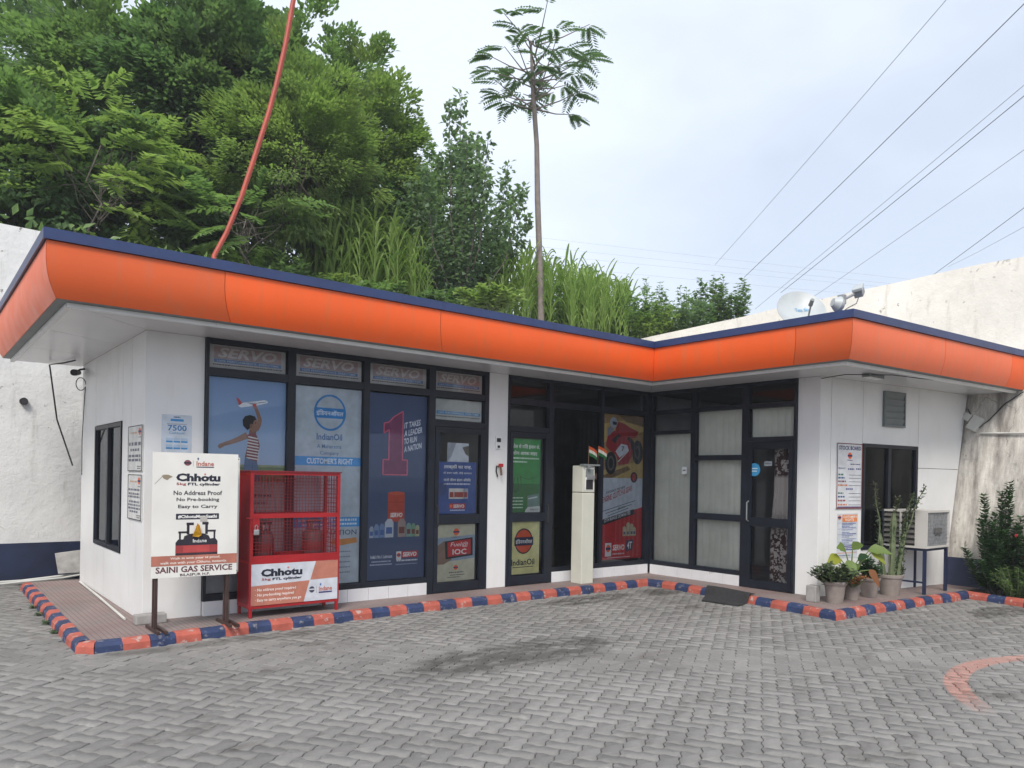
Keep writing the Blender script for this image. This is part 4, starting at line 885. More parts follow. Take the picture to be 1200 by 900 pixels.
# stickers on the right door
s = Sheet('door_sticker', 'small white card stuck on the right glass door', 'sticker', (XA-0.020, -2.24, 1.93), EY, 0.13, 0.07, 100, 50, (140, 146, 152), thick=0.001); s.smalltext((90, 96, 104), 12, 20, 88, 28, 1, seed=1); s.done()
b = BM(); slab(b, [(XA-0.0215, -2.075+0.098*math.cos(k*math.pi/16), 1.875+0.098*math.sin(k*math.pi/16)) for k in range(32)], (0.002, 0, 0)); bmesh.ops.recalc_face_normals(b, faces=b.faces)
st = tag(obj('door_sticker', b, pc((64, 150, 200))), 'round blue sticker on the right glass door', 'sticker')
b = BM(); box(b, XA-0.0235, XA-0.022, -2.13, -2.02, 1.885, 1.90); box(b, XA-0.0235, XA-0.022, -2.12, -2.03, 1.845, 1.86); stuff(obj('lettering', b, pc((206, 220, 228)), st))
s = Sheet('paper_label', 'small white tag stuck on the blinds pane near the inner corner', 'label', (XA-0.006, -0.70, 1.80), EY, 0.10, 0.115, 100, 100, (196, 200, 206), thick=0.001); s.rect('print', (60, 60, 66), 20, 40, 80, 56, 1); s.done()

# ================================================================== OBJECTS
# -- sign board on a twin frame stand
SB = thing('sign_board', 'white advertising board with a gas cylinder picture on brown steel legs', 'sign', (0, 0, 0))
u = Vector((0.82, -0.035, 0)).normalized(); back_n = Vector((-u.y, u.x, 0))
p0 = Vector((-0.075, -0.665, 0.635))
s = Sheet('front_sheet', '', '', p0, u, 0.825, 1.25, 520, 775, MAT['board_white'], thick=0.02, parent=SB)
DKB = (34, 36, 52)
s.disc('emblem', (120, 72, 82), 205, 62, 21, 18, 1); s.rect('emblem', DKB, 182, 58, 228, 67, 2); s.rect('emblem', (150, 150, 150), 238, 46, 240, 84, 1)
s.text((176, 96, 84), 'Indane', 258, 50, 366, 80, 1, 0.02); s.rect('emblem', (60, 60, 84), 258, 84, 366, 90, 1); s.poly('emblem', (50, 60, 110), [(262, 34), (268, 26), (274, 34), (268, 46)], 1)
s.text(DKB, 'Chhotu', 138, 128, 408, 178, 1, 0.05); s.disc('emblem', (190, 120, 110), 312, 132, 6, 6, 1); s.text((150, 64, 66), '5kg', 140, 186, 198, 206, 1, 0.02); s.text(DKB, 'FTL cylinder', 208, 186, 406, 208, 1, 0.04)
for i, (tx_, a, c) in enumerate((('No Address Proof', 124, 420), ('No Pre-booking', 142, 402), ('Easy to Carry', 152, 392))): s.text((44, 44, 52), tx_, a, 236+i*44, c, 264+i*44, 1, 0.02)
s.rect('banner', DKB, 140, 380, 402, 416, 1); s.text(WH, '#ChhotuMeraSaathi', 152, 388, 390, 410, 2, 0.03)
# cylinder photograph on the board
s.poly('picture', (44, 40, 50), [(140, 640), (140, 560), (156, 540), (186, 540), (192, 520), (230, 506), (310, 506), (340, 520), (350, 540), (380, 536), (396, 556), (396, 640)], 1)
s.rect('picture', (150, 58, 60), 140, 578, 396, 626, 2); s.rect('picture', (54, 44, 54), 180, 626, 350, 640, 3); s.rect('picture', (176, 70, 70), 186, 580, 346, 622, 3)
for x0, x1 in ((206, 222), (318, 334)): s.rect('picture', (44, 40, 50), x0, 446, x1, 510, 2)
s.rect('picture', (44, 40, 50), 204, 436, 248, 452, 2); s.rect('picture', (44, 40, 50), 300, 434, 338, 450, 2)
for x0 in (160, 370): s.rect('picture', (44, 40, 50), x0, 496, x0+11, 545, 2)
s.rect('picture', (44, 40, 50), 156, 490, 212, 502, 2); s.rect('picture', (44, 40, 50), 334, 484, 384, 496, 2); s.text(WH, 'Indane', 244, 540, 328, 562, 4, 0.01)
s.rect('picture', (176, 172, 166), 286, 398, 330, 432, 3)
s.rect('banner', (170, 108, 92), 0, 640, 520, 702, 2); s.text((222, 214, 206), 'Walk in with your id proof,', 110, 650, 414, 668, 3, 0.02); s.text((222, 214, 206), 'walk out with your Chhotu, instantly.', 52, 676, 458, 696, 3, 0.02)
s.text((92, 50, 62), 'SAINI GAS SERVICE', 26, 708, 492, 746, 1, 0.025); s.text((70, 52, 62), 'BILASPUR H.P.', 170, 754, 352, 770, 1, 0.02)
s.poly('torn_patch', (140, 128, 108), [(52, 146), (66, 138), (92, 138), (118, 150), (98, 160), (86, 172), (64, 162)], 1); s.line('torn_patch', (110, 100, 90), 14, 196, 54, 152, 2, 1)
s.done()
b = BM(); q0 = p0 + back_n*0.16 + u*0.05; slab(b, [q0, q0+u*0.84, q0+u*0.84+Vector((0, 0, 1.22)), q0+Vector((0, 0, 1.22))], back_n*0.02); bmesh.ops.recalc_face_normals(b, faces=b.faces); obj('rear_sheet', b, 'board_white', SB)
b = BM(); ri = Matrix.Translation(p0+u*0.836+Vector((0, 0, 0))); 
for zz in (0.03, 1.2): tube(b, [p0+back_n*0.02+u*0.835+Vector((0, 0, zz)), p0+back_n*0.16+u*0.85+Vector((0, 0, zz))], 0.008, 6)
stuff(obj('spacer', b, 'brown_steel', SB))
for uu in (0.055, 0.745):
    for dd in (0.035, 0.13):
        b = BM(); q = p0 + u*uu + back_n*dd; box(b, q.x-0.014, q.x+0.014, q.y-0.014, q.y+0.014, PZ+0.03, 1.80); obj('post', b, 'brown_steel', SB)
    for k, duu in enumerate((-0.01, 0.06)):
        b = BM(); q = p0 + u*(uu+duu); box(b, q.x-0.014, q.x+0.014, q.y-0.13-0.02*k, q.y+0.32, PZ+0.001, PZ+0.03); obj('foot', b, 'brown_steel', SB)
bf = BM(); fp = p0 + u*0.425 - back_n*0.012 + Vector((0, 0, 0.40))
pts = [(0, 0, 0.14), (0.02, -0.02, 0.12), (0.045, -0.01, 0.02), (0.01, -0.025, 0.0), (-0.055, -0.012, 0.01), (-0.03, -0.02, 0.07)]
vs = [bf.verts.new(fp + u*a*0.9 + back_n*c + Vector((0, 0, d))) for a, c, d in pts]; bf.faces.new(vs[:3]+vs[5:]); bf.faces.new(vs[2:]); bmesh.ops.solidify(bf, geom=bf.faces[:], thickness=0.003)
tag(obj('paper_flag', bf, pc((206, 160, 40))), 'small yellow paper flag stuck on the white sign board', 'flag')
# -- concrete block behind the sign legs
b = BM(); bevbox(b, -0.10, 0.20, -0.20, -0.06, PZ+0.001, PZ+0.10, 0.012); tag(obj('concrete_block', b, 'concrete'), 'grey concrete block on the walkway behind the sign legs', 'block')

# -- red cage
cx0, cx1, cy0, cy1, cz0, cz1 = 0.975, 2.035, -0.455, -0.075, 0.20, 1.71
CG = thing('gas_cage', 'red steel mesh cage holding gas cylinders in front of the posters', 'cage', (0, 0, 0))
b = BM(); w = 0.035
for x0, x1 in ((cx0, cx0+w), (cx1-w, cx1)):
    for y0, y1 in ((cy0, cy0+w), (cy1-w, cy1)): box(b, x0, x1, y0, y1, cz0, cz1)
for y0, y1 in ((cy0+0.003, cy0+w-0.003), (cy1-w+0.003, cy1-0.003)):
    for z0, z1 in ((cz0, cz0+0.04), (cz1-0.035, cz1-0.001), (1.195, 1.245), (0.69, 0.78)): box(b, cx0+w, cx1-w, y0, y1, z0, z1)
for x0, x1 in ((cx0+0.003, cx0+w-0.003), (cx1-w+0.003, cx1-0.003)):
    for z0, z1 in ((cz0, cz0+0.04), (cz1-0.035, cz1-0.001), (0.69, 0.72)): box(b, x0, x1, cy0+w, cy1-w, z0, z1)
obj('frame', b, 'red_paint', CG)
b = BM(); box(b, cx0-0.012, cx1+0.012, cy0-0.012, cy1+0.012, cz1, cz1+0.012); obj('top_sheet', b, 'red_dark', CG)
b = BM(); box(b, cx0+0.006, cx0+0.010, cy0+w, cy1-w, cz0+0.04, cz1-0.035); obj('side_sheet', b, 'red_dark', CG)
b = BM(); box(b, cx0+w, cx1-w, cy0+w, cy1-w, 0.70, 0.712); obj('shelf', b, 'red_dark', CG)
b = BM(); box(b, cx0+w, cx1-w, cy0+w, cy1-w, 0.215, 0.225); obj('shelf', b, 'red_dark', CG)
for x in (cx0+0.02, cx1-0.02):
    for y in (cy0+0.02, cy1-0.02):
        b = BM(); box(b, x-0.015, x+0.015, y-0.015, y+0.015, PZ+0.001, cz0); obj('leg', b, 'red_paint', CG)
def wires(name, xa, xb, ya, yb, za, zb, step, parent):
    grp = bpy.data.objects.new(name, None); link(grp, parent)
    r = 0.0027
    L_ = math.hypot(xb-xa, yb-ya); n = int(L_/step)
    m1 = BM(); box(m1, -r, r, -r, r, za, zb); first = None
    ang = math.atan2(yb-ya, xb-xa)
    for i in range(1, n):
        x, y = xa+(xb-xa)*i/n, ya+(yb-ya)*i/n
        if first is None: first = obj('wire', m1, 'red_dark', grp); first.location = (x, y, 0)
        else: instance(first, 'wire', grp, Matrix.Translation((x, y, 0)))
    m2 = BM(); box(m2, 0, L_, -r-0.004, r-0.004, -r, r); f2 = None; k = int((zb-za)/step)
    for i in range(1, k):
        M = Matrix.Translation((xa, ya, za+(zb-za)*i/k)) @ Matrix.Rotation(ang, 4, 'Z')
        if f2 is None: f2 = obj('wire', m2, 'red_dark', grp); f2.matrix_local = M
        else: instance(f2, 'wire', grp, M)
wires('wire_mesh', cx0+w, cx1-w, cy0+0.012, cy0+0.012, 1.245, 1.675, 0.035, CG)
wires('wire_mesh', cx0+w, cx1-w, cy0+0.012, cy0+0.012, 0.78, 1.195, 0.035, CG)
wires('wire_mesh', cx1-0.012, cx1-0.012, cy0+w, cy1-w, 0.72, 1.675, 0.052, CG)
b = BM(); box(b, cx0+0.02, cx0+0.10, cy0-0.012, cy0-0.001, 1.06, 1.20); box(b, cx0-0.05, cx0+0.17, cy0-0.018, cy0-0.0125, 1.196, 1.206); stuff(obj('hasp', b, 'red_paint', CG))
b = BM(); tube(b, [(cx0+0.045, cy0-0.02, 1.07), (cx0+0.045, cy0-0.022, 1.11), (cx0+0.06, cy0-0.022, 1.125), (cx0+0.075, cy0-0.022, 1.11), (cx0+0.075, cy0-0.02, 1.07)], 0.005, 6); bevbox(b, cx0+0.03, cx0+0.09, cy0-0.036, cy0-0.013, 1.015, 1.075, 0.01)
stuff(obj('padlock', b, 'steel', CG))
s = Sheet('front_sheet', '', '', (cx0+0.02, cy0-0.004, 0.235), EX, cx1-cx0-0.04, 0.455, 500, 225, (196, 200, 208), thick=0.003, parent=CG)
BR = (178, 116, 98)
s.poly('print', BR, [(0, 118), (330, 106), (296, 225), (0, 225)], 1); s.poly('print', BR, [(366, 0), (500, 0), (500, 100), (334, 104)], 1)
s.text(DKB, 'Chhotu', 52, 28, 286, 70, 2, 0.05); s.disc('print', (190, 120, 110), 204, 26, 6, 5, 2); s.text((150, 64, 66), '5kg', 56, 78, 106, 94, 2, 0.02); s.text(DKB, 'FTL cylinder', 116, 78, 284, 96, 2, 0.04)
for i, (tx_, c) in enumerate((('· No address proof required', 250), ('· No pre-booking required', 238), ('· Easy to carry anywhere you go', 282))): s.text((226, 216, 210), tx_, 22, 132+i*28, c, 152+i*28, 2, 0.02)
s.disc('emblem', (70, 70, 86), 344, 160, 16, 18, 2); s.rect('emblem', (196, 200, 208), 326, 156, 362, 163, 3); s.rect('emblem', (150, 150, 160), 372, 140, 374, 184, 2); s.text((176, 96, 84), 'Indane', 386, 146, 466, 172, 2, 0.02); s.rect('emblem', (60, 60, 110), 386, 176, 466, 184, 2); s.poly('emblem', (70, 110, 180), [(390, 134), (396, 126), (402, 134), (396, 144)], 2)
s.done()
# -- gas cylinders inside
def gas_cylinder(x, y, z, sc, label):
    t = thing('gas_cylinder', label, 'gas cylinder', (x, y, z), 0, 'cylinders in the red cage'); t.scale = (sc,)*3
    b = BM(); lathe(b, [(0.10, 0.03), (0.125, 0.05), (0.13, 0.08), (0.13, 0.26), (0.12, 0.31), (0.09, 0.345), (0.04, 0.36)], 24); bd = obj('body', b, 'gas_grey', t, True)
    b = BM(); lathe(b, [(0.1305, 0.10), (0.132, 0.105), (0.132, 0.205), (0.1305, 0.21)], 24); obj('band', b, 'gas_red', bd, True)
    b = BM(); lathe(b, [(0.10, 0.0), (0.105, 0.0), (0.105, 0.045), (0.10, 0.045)], 20); obj('foot_ring', b, 'gas_grey', t)
    for k in range(3):
        a = k*2.1+0.4; b = BM(); box(b, -0.02, 0.02, -0.004, 0.004, 0.33, 0.46, Matrix.Rotation(a, 4, 'Z') @ Matrix.Translation((0, 0.085, 0))); obj('stay', b, 'gas_grey', t)
    b = BM(); tube(b, [(0.09*math.cos(k*math.pi/10), 0.09*math.sin(k*math.pi/10), 0.465) for k in range(21)], 0.012, 8, False); obj('collar', b, 'gas_grey', t, True)
    b = BM(); lathe(b, [(0.018, 0.355), (0.018, 0.40), (0.03, 0.402), (0.03, 0.42), (0.012, 0.425)], 12); obj('valve', b, 'steel', t)
gas_cylinder(1.19, -0.25, 0.713, 0.93, 'dull red gas cylinder behind the padlock in the cage')
gas_cylinder(1.79, -0.25, 0.713, 0.93, 'dull red gas cylinder at the right end of the cage')
#gas_cylinder(1.50, -0.17, 0.713, 0.86, 'dark gas cylinder in the middle of the cage between two others')

# -- air pillar with two flags
AP = thing('air_pillar', 'tall cream metal pillar with a gauge box in front of the dark window', 'pillar', (6.135, -0.315, PZ))
b = BM(); bevbox(b, -0.125, 0.125, -0.115, 0.115, 0.001, 1.38, 0.008); obj('lower_body', b, 'cream_paint', AP)
b = BM(); box(b, -0.115, 0.115, -0.105, 0.105, 1.381, 1.389); obj('seam', b, 'dark_joint', AP)
b = BM(); bevbox(b, -0.125, 0.125, -0.115, 0.115, 1.39, 1.79, 0.008); ub = obj('upper_body', b, 'cream_paint', AP)
b = BM(); box(b, -0.06, 0.085, -0.121, -0.1155, 1.43, 1.58); obj('panel', b, 'black_plastic', ub)
b = BM(); box(b, -0.08, 0.10, -0.1185, -0.1155, 1.42, 1.76); obj('panel_frame', b, 'white_trim', ub)
b = BM(); box(b, -0.075, 0.095, -0.123, -0.1188, 1.62, 1.74); obj('panel', b, 'grey_metal', ub)
b = BM(); bevbox(b, -0.05, 0.10, -0.15, -0.124, 1.59, 1.645, 0.004); bd = obj('gauge', b, 'galv', ub)
b = BM(); bevbox(b, 0.13, 0.17, -0.12, -0.02, 1.58, 1.68, 0.005); obj('holder', b, 'brown_steel', ub)
b = BM(); box(b, -0.14, 0.20, -0.15, -0.06, 1.791, 1.815); box(b, -0.06, -0.02, -0.17, -0.14, 1.75, 1.79); stuff(obj('bracket', b, 'grey_metal', AP))
def flag(x, y, z, ang, label):
    t = thing('hand_flag', label, 'flag', (x, y, z), ang, 'paper flags on the pillar')
    b = BM(); tube(b, [(0, 0, 0), (0.005, 0, 0.29)], 0.004, 6); obj('stick', b, 'wood', t)
    for k, cc in enumerate(((206, 92, 44), (214, 214, 210), (40, 112, 62))):
        b = BM(); n = 6; g = []
        for i in range(n+1):
            xx = i/n*0.13; sag = 0.075*(i/n)**1.3
            g.append([b.verts.new((0.005+xx, 0.018*math.sin(i*1.3), 0.285-0.047*kk-sag)) for kk in (k, k+1)])
        for a, c in zip(g, g[1:]): b.faces.new((a[0], a[1], c[1], c[0]))
        bmesh.ops.solidify(b, geom=b.faces[:], thickness=0.001); obj('stripe', b, pc(cc), t)
flag(6.12, -0.43, 1.905, -0.55, 'left small orange white and green flag on the cream pillar'); flag(6.33, -0.42, 1.915, -0.75, 'right small orange white and green flag on the cream pillar')

# -- fixtures on the middle pillar
b = BM(); bevbox(b, 4.64, 4.74, -0.05, -0.031, 2.10, 2.28, 0.006); fx = tag(obj('switch_plate', b, 'white_trim'), 'worn switch plate high on the white middle pillar', 'switch')
b = BM(); box(b, 4.655, 4.725, -0.056, -0.0505, 2.20, 2.255); obj('socket', b, 'black_plastic', fx); b = BM(); box(b, 4.67, 4.71, -0.056, -0.0505, 2.115, 2.15); obj('socket', b, 'black_plastic', fx)
b = BM(); tube(b, [(4.70, -0.031, 1.85), (4.70, -0.09, 1.85), (4.71, -0.10, 1.72)], 0.016, 8); tp = tag(obj('brass_tap', b, 'wood'), 'rusty tap with red knob on the white middle pillar', 'tap')
b = BM(); bevbox(b, 4.665, 4.735, -0.115, -0.08, 1.84, 1.89, 0.01); obj('knob', b, 'flower_red', tp); b = BM(); tube(b, [(4.66, -0.05, 1.86), (4.66, -0.04, 1.78), (4.68, -0.05, 1.70)], 0.010, 6); obj('spout', b, 'black_plastic', tp)

# -- black mat slumped over the kerb
b = BM(); g = []
corn = [(6.80, -2.05), (7.42, -1.68), (7.38, -2.52), (6.84, -2.62)]
for i in range(17):
    row = []
    for j in range(17):
        a, c = i/16, j/16
        x = (1-a)*(1-c)*corn[0][0] + a*(1-c)*corn[1][0] + a*c*corn[2][0] + (1-a)*c*corn[3][0]; y = (1-a)*(1-c)*corn[0][1] + a*(1-c)*corn[1][1] + a*c*corn[2][1] + (1-a)*c*corn[3][1]
        kx = np.interp(y, [-3.35, -2.5, -1.25], [7.09, 7.19, 7.33]); h = 0.016 + 0.112*min(1, max(0, (x-kx+0.10)/0.13)) + 0.01*math.sin(7*a+3*c)*a + 0.05*math.exp(-((a-0.62)**2+(c-0.25)**2)/0.03)
        row.append(b.verts.new((x, y, h)))
    g.append(row)
for r0, r1 in zip(g, g[1:]):
    for j in range(16): b.faces.new((r0[j], r1[j], r1[j+1], r0[j+1]))
bmesh.ops.recalc_face_normals(b, faces=b.faces); bmesh.ops.solidify(b, geom=b.faces[:], thickness=0.009)
tag(obj('door_mat', b, 'black_rubber', None, True), 'black rubber mat slumped over the painted kerb', 'mat')

# -- blinds, curtain, desk inside
def blind(label, y0, y1, z0, z1, x=XA+0.10):
    t = thing('vertical_blind', label, 'blind', (x, 0, 0), 0, 'vertical blinds behind the right glazing'); n = int((y1-y0)/0.105); first = None
    b = BM(); box(b, -0.02, 0.02, y0, y1, z1, z1+0.03); obj('head_rail', b, 'white_trim', t)
    for i in range(n):
        yy = y0+(i+0.5)*(y1-y0)/n; M = Matrix.Translation((0, yy, 0)) @ Matrix.Rotation(0.6+random.uniform(-.06, .06), 4, 'Z')
        if first is None:
            b = BM(); g = []
            for k in range(5):
                a = (k/4-0.5); g.append([b.verts.new((0.012*(0.25-a*a)*4-0.006, a*0.118, z)) for z in (z0, z1)])
            for p_, q_ in zip(g, g[1:]): b.faces.new((p_[0], q_[0], q_[1], p_[1]))
            first = obj('slat', b, 'blind', t, True); first.matrix_local = M
        else: instance(first, 'slat', t, M)
blind('beige vertical blind behind the narrow pane next to the inner corner', -0.90, -0.06, 0.30, 2.46)
blind('beige vertical blind behind the three stacked panes left of the right door', -1.88, -0.97, 0.30, 2.80)
blind('short beige vertical blind above the right glass door', -2.72, -1.97, 2.34, 2.80)
m, t, bs = base('curtain_print'); bs.inputs['Roughness'].default_value = 0.9
tcn = nn(t, 'ShaderNodeNewGeometry'); sp = nn(t, 'ShaderNodeSeparateXYZ'); t.links.new(tcn.outputs['Position'], sp.inputs[0])
zr_ = nn(t, 'ShaderNodeValToRGB'); e = zr_.color_ramp.elements; e[0].position = 0.0; e[0].color = (1, 1, 1, 1); e[1].position = 1.0; e[1].color = (1, 1, 1, 1)
for pos, v in ((0.40, 1), (0.50, 0.35), (0.58, 0.0), (0.78, 0.0), (0.80, 1)): el = e.new(pos); el.color = (v, v, v, 1)
mr = nn(t, 'ShaderNodeMapRange'); mr.inputs[2].default_value = 2.25; t.links.new(sp.outputs[2], mr.inputs[0]); t.links.new(mr.outputs[0], zr_.inputs[0])
pat = ramp(t, noise(t, 16, 3, 0.6), 0.47, 0.50); mu = nn(t, 'ShaderNodeMath', operation='MULTIPLY'); t.links.new(pat, mu.inputs[0]); t.links.new(zr_.outputs[0], mu.inputs[1])
t.links.new(mixc(t, mu.outputs[0], (0.52, 0.46, 0.42), (0.07, 0.035, 0.035)), bs.inputs['Base Color'])
b = BM(); g = []
for i in range(41):
    a = i/40; yy = -2.30 - 0.40*a; g.append([b.verts.new((XA+0.16+0.03*math.sin(a*26)+0.012*math.sin(a*9), yy - (0.06 if False else 0) + (0.05*(1-a) if z < 1 else 0), z)) for z in (0.16, 0.9, 1.6, 2.24)])
for p_, q_ in zip(g, g[1:]):
    for k in range(3): b.faces.new((p_[k], q_[k], q_[k+1], p_[k+1]))
tag(obj('curtain', b, 'curtain_print', None, True), 'cream curtain with dark brown pattern behind the right glass door', 'curtain')
DK = thing('office_desk', 'dark office desk seen dimly through the dark window behind the cream pillar', 'desk', (5.95, 1.1, PZ+0.012))
b = BM(); bevbox(b, -0.6, 0.7, -0.3, 0.3, 0.72, 0.75, 0.005); obj('desk_top', b, 'wood', DK)
for x in (-0.55, 0.62): b = BM(); box(b, x, x+0.03, -0.28, 0.28, 0.0, 0.72); obj('side_panel', b, 'wood', DK)
b = BM(); box(b, -0.52, 0.62, 0.2, 0.22, 0.2, 0.72); obj('front_panel', b, 'wood', DK)
b = BM(); bevbox(b, 5.80, 6.05, 0.95, 1.2, PZ+0.765, PZ+0.86, 0.01); tag(obj('paper_stack', b, 'white_trim'), 'pale stack of papers on the dark desk inside', 'papers')

# -- wall C: vent, air conditioner on stand
VT = thing('louvre_vent', 'grey slatted vent panel high on the right white wall', 'vent', cpt(1.69, 0, 2.555), math.atan2(CE[1], CE[0]))
b = BM()
for x0, x1, z0, z1 in ((-0.26, -0.235, 0, 0.53), (0.235, 0.26, 0, 0.53), (-0.235, 0.235, 0, 0.025), (-0.235, 0.235, 0.505, 0.53)): box(b, x0, x1, -0.045, -0.002, z0, z1)
obj('frame', b, 'vent_grey', VT); b = BM(); box(b, -0.234, 0.234, -0.012, -0.004, 0.026, 0.504); obj('backing', b, 'dark_joint', VT)
first = None
for i in range(5):
    M = Matrix.Translation((0, -0.026, 0.075+i*0.0955)) @ Matrix.Rotation(0.22, 4, 'X')
    if first is None: b = BM(); box(b, -0.233, 0.233, -0.005, 0.005, -0.052, 0.050); first = obj('slat', b, 'vent_grey', VT); first.matrix_local = M
    else: instance(first, 'slat', VT, M)
AS = thing('metal_stand', 'navy blue steel stand under the air conditioner', 'stand', (9.56, -3.88, PZ))
for x in (0.0, 0.72):
    for y in (0.0, 0.45): b = BM(); box(b, x, x+0.04, y, y+0.04, 0.001, 0.63); obj('leg', b, 'navy_paint', AS)
b = BM(); box(b, 0.0, 0.76, 0.0, 0.04, 0.631, 0.668); box(b, 0.0, 0.76, 0.45, 0.49, 0.631, 0.668); box(b, 0.0, 0.04, 0.04, 0.45, 0.631, 0.668); box(b, 0.72, 0.76, 0.04, 0.45, 0.631, 0.668); obj('top_frame', b, 'navy_paint', AS)
b = BM(); box(b, 0.008, 0.032, 0.04, 0.45, 0.16, 0.185); obj('stretcher', b, 'navy_paint', AS)
AC = thing('air_conditioner', 'beige window air conditioner on the navy stand', 'air conditioner', (9.535, -3.905, PZ+0.669))
b = BM(); W_, D_, H_ = 0.78, 0.68, 0.55
box(b, 0, W_, 0.02, D_, 0.0, 0.03); box(b, 0, W_, 0.02, D_, H_-0.03, H_)
for x0, x1, y0, y1 in ((0, 0.03, 0.02, 0.17), (0, 0.03, 0.36, 0.39), (0, 0.03, 0.62, D_), (W_-0.03, W_, 0.02, D_)): box(b, x0, x1, y0, y1, 0.03, H_-0.03)
box(b, 0.03, W_-0.03, D_-0.02, D_, 0.03, H_-0.03); obj('casing', b, 'ac_body', AC)
b = BM(); box(b, 0.04, 0.05, 0.05, D_-0.03, 0.031, H_-0.031); obj('inner_sheet', b, 'ac_dark', AC)
first = None
for y0, y1 in ((0.171, 0.359), (0.391, 0.619)):
    for i in range(6):
        b = BM(); box(b, -0.012, 0.012, y0, y1, -0.03, 0.03); M = Matrix.Translation((0.022, 0, 0.085+i*0.077)) @ Matrix.Rotation(0.6, 4, 'Y'); lv = obj('louvre', b, 'ac_dark', AC); lv.matrix_local = M
b = BM(); box(b, 0.035, W_-0.035, 0.03, 0.05, 0.035, H_-0.035); obj('coil', b, 'ac_coil', AC)
b = BM()
for x0, x1, z0, z1 in ((0.0, 0.028, 0.0305, H_-0.0305), (W_-0.028, W_, 0.0305, H_-0.0305)): box(b, x0, x1, 0.002, 0.0195, z0, z1)
for z0, z1 in ((0.0, 0.03), (H_-0.03, H_)): box(b, 0.0, W_, 0.002, 0.0195, z0, z1)
obj('front_frame', b, 'ac_body', AC)
b = BM()
for i in range(1, 14): box(b, 0.028+i*(W_-0.056)/14-0.002, 0.028+i*(W_-0.056)/14+0.002, 0.012, 0.016, 0.03, H_-0.03)
for i in range(1, 9): box(b, 0.028, W_-0.028, 0.008, 0.0118, 0.03+i*(H_-0.06)/9-0.002, 0.03+i*(H_-0.06)/9+0.002)
stuff(obj('grille', b, 'steel', AC))
b = BM(); bevbox(b, 0.27, 0.51, -0.002, 0.007, 0.21, 0.29, 0.003); bp = obj('badge', b, 'ac_dark', AC)
V_, F_ = text_mesh('VOLTAS', 0.02); b = BM(); mn, mxx = V_.min(0), V_.max(0); q = (V_-mn)/(mxx-mn); vs = [b.verts.new((0.285+0.21*a, -0.0032, 0.23+0.04*c)) for a, c in q]
for f in F_: 
    try: b.faces.new([vs[i] for i in f])
    except ValueError: pass
obj('lettering', b, 'galv', bp)
# -- soffit lamp, conduit and boxes on the leaning wall
b = BM(); bevbox(b, 8.15, 8.55, -3.72, -3.60, ZS-0.045, ZS-0.001, 0.006); sf = tag(obj('soffit_lamp', b, 'grey_metal'), 'grey lamp fitting under the right roof corner', 'lamp'); b = BM(); box(b, 8.17, 8.53, -3.71, -3.61, ZS-0.05, ZS-0.0455); obj('diffuser', b, 'white_trim', sf)
lw = lambda y, z, d=0.0: (11.10+0.2*z-d, y, z)
b = BM(); tube(b, [lw(-3.85, 2.54, 0.03), lw(-4.5, 2.52, 0.03), lw(-6.5, 2.50, 0.03)], 0.017, 8); tag(obj('conduit_pipe', b, 'pipe_white'), 'white conduit pipe running along the cream leaning wall', 'pipe')
JB = tag(obj('junction_box', (lambda b: (bevbox(b, -0.05, 0.05, -0.08, 0.08, -0.12, 0.12, 0.008), b)[1])(BM()), 'pipe_white'), 'pale junction box with loose cables on the leaning wall', 'box'); JB.location = lw(-3.76, 2.70, 0.055); JB.rotation_euler = (0.5, 0.2, 0)
b = BM(); bevbox(b, -0.04, 0.05, 0.10, 0.22, -0.02, 0.10, 0.006); obj('side_box', b, 'pipe_white', JB)
b = BM(); tube(b, [lw(-3.62, 2.95, 0.03), lw(-3.80, 2.62, 0.04), lw(-3.95, 2.75, 0.03), lw(-4.15, 3.0, 0.03), lw(-4.40, 3.18, 0.03)], 0.009, 6); tag(obj('loose_cable', b, 'cable'), 'grey cable slung along the leaning wall up to the roof', 'cable')
b = BM(); tube(b, [(XA-0.02, LB-0.02, 3.15), (7.9, -3.5, 3.16), (8.4, -3.9, 3.165), (9.3, -4.05, 3.168)], 0.006, 6); tag(obj('loose_cable', b, 'cable'), 'black cable along the soffit above the right pillar', 'cable')
# -- camera and cables at the far left corner
CC = thing('security_camera', 'small black security camera at the far end of the left wall', 'camera', (-0.01, 3.45, 3.02))
b = BM(); tube(b, [(0, 0, 0.1), (-0.06, -0.02, 0.08), (-0.10, -0.03, 0.05)], 0.014, 8); obj('bracket', b, 'black_plastic', CC)
b = BM(); tube(b, [(-0.06, 0.10, 0.05), (-0.12, -0.06, 0.03), (-0.17, -0.22, 0.01), (-0.175, -0.235, 0.008)], [0.035, 0.045, 0.045, 0.03], 12); obj('body', b, 'black_plastic', CC, True)
b = BM(); tube(b, [(-0.05+0.06*math.cos(k/2.2), -0.02, -0.12+0.09*math.sin(k/2.2)) for k in range(14)] + [(-0.02, 0, -0.9), (-0.015, 0, -1.4)], 0.006, 6); obj('cord', b, 'cable', CC)
b = BM(); tube(b, [(-0.20, 3.0, 3.17), (-0.28, 3.3, 3.16), (-0.42, 3.6, 3.15), (-0.30, 3.75, 2.4), (-0.10, 3.72, 1.75)], 0.011, 6); tag(obj('loose_cable', b, 'cable'), 'black cable hanging from the left soffit down to the wall', 'cable')
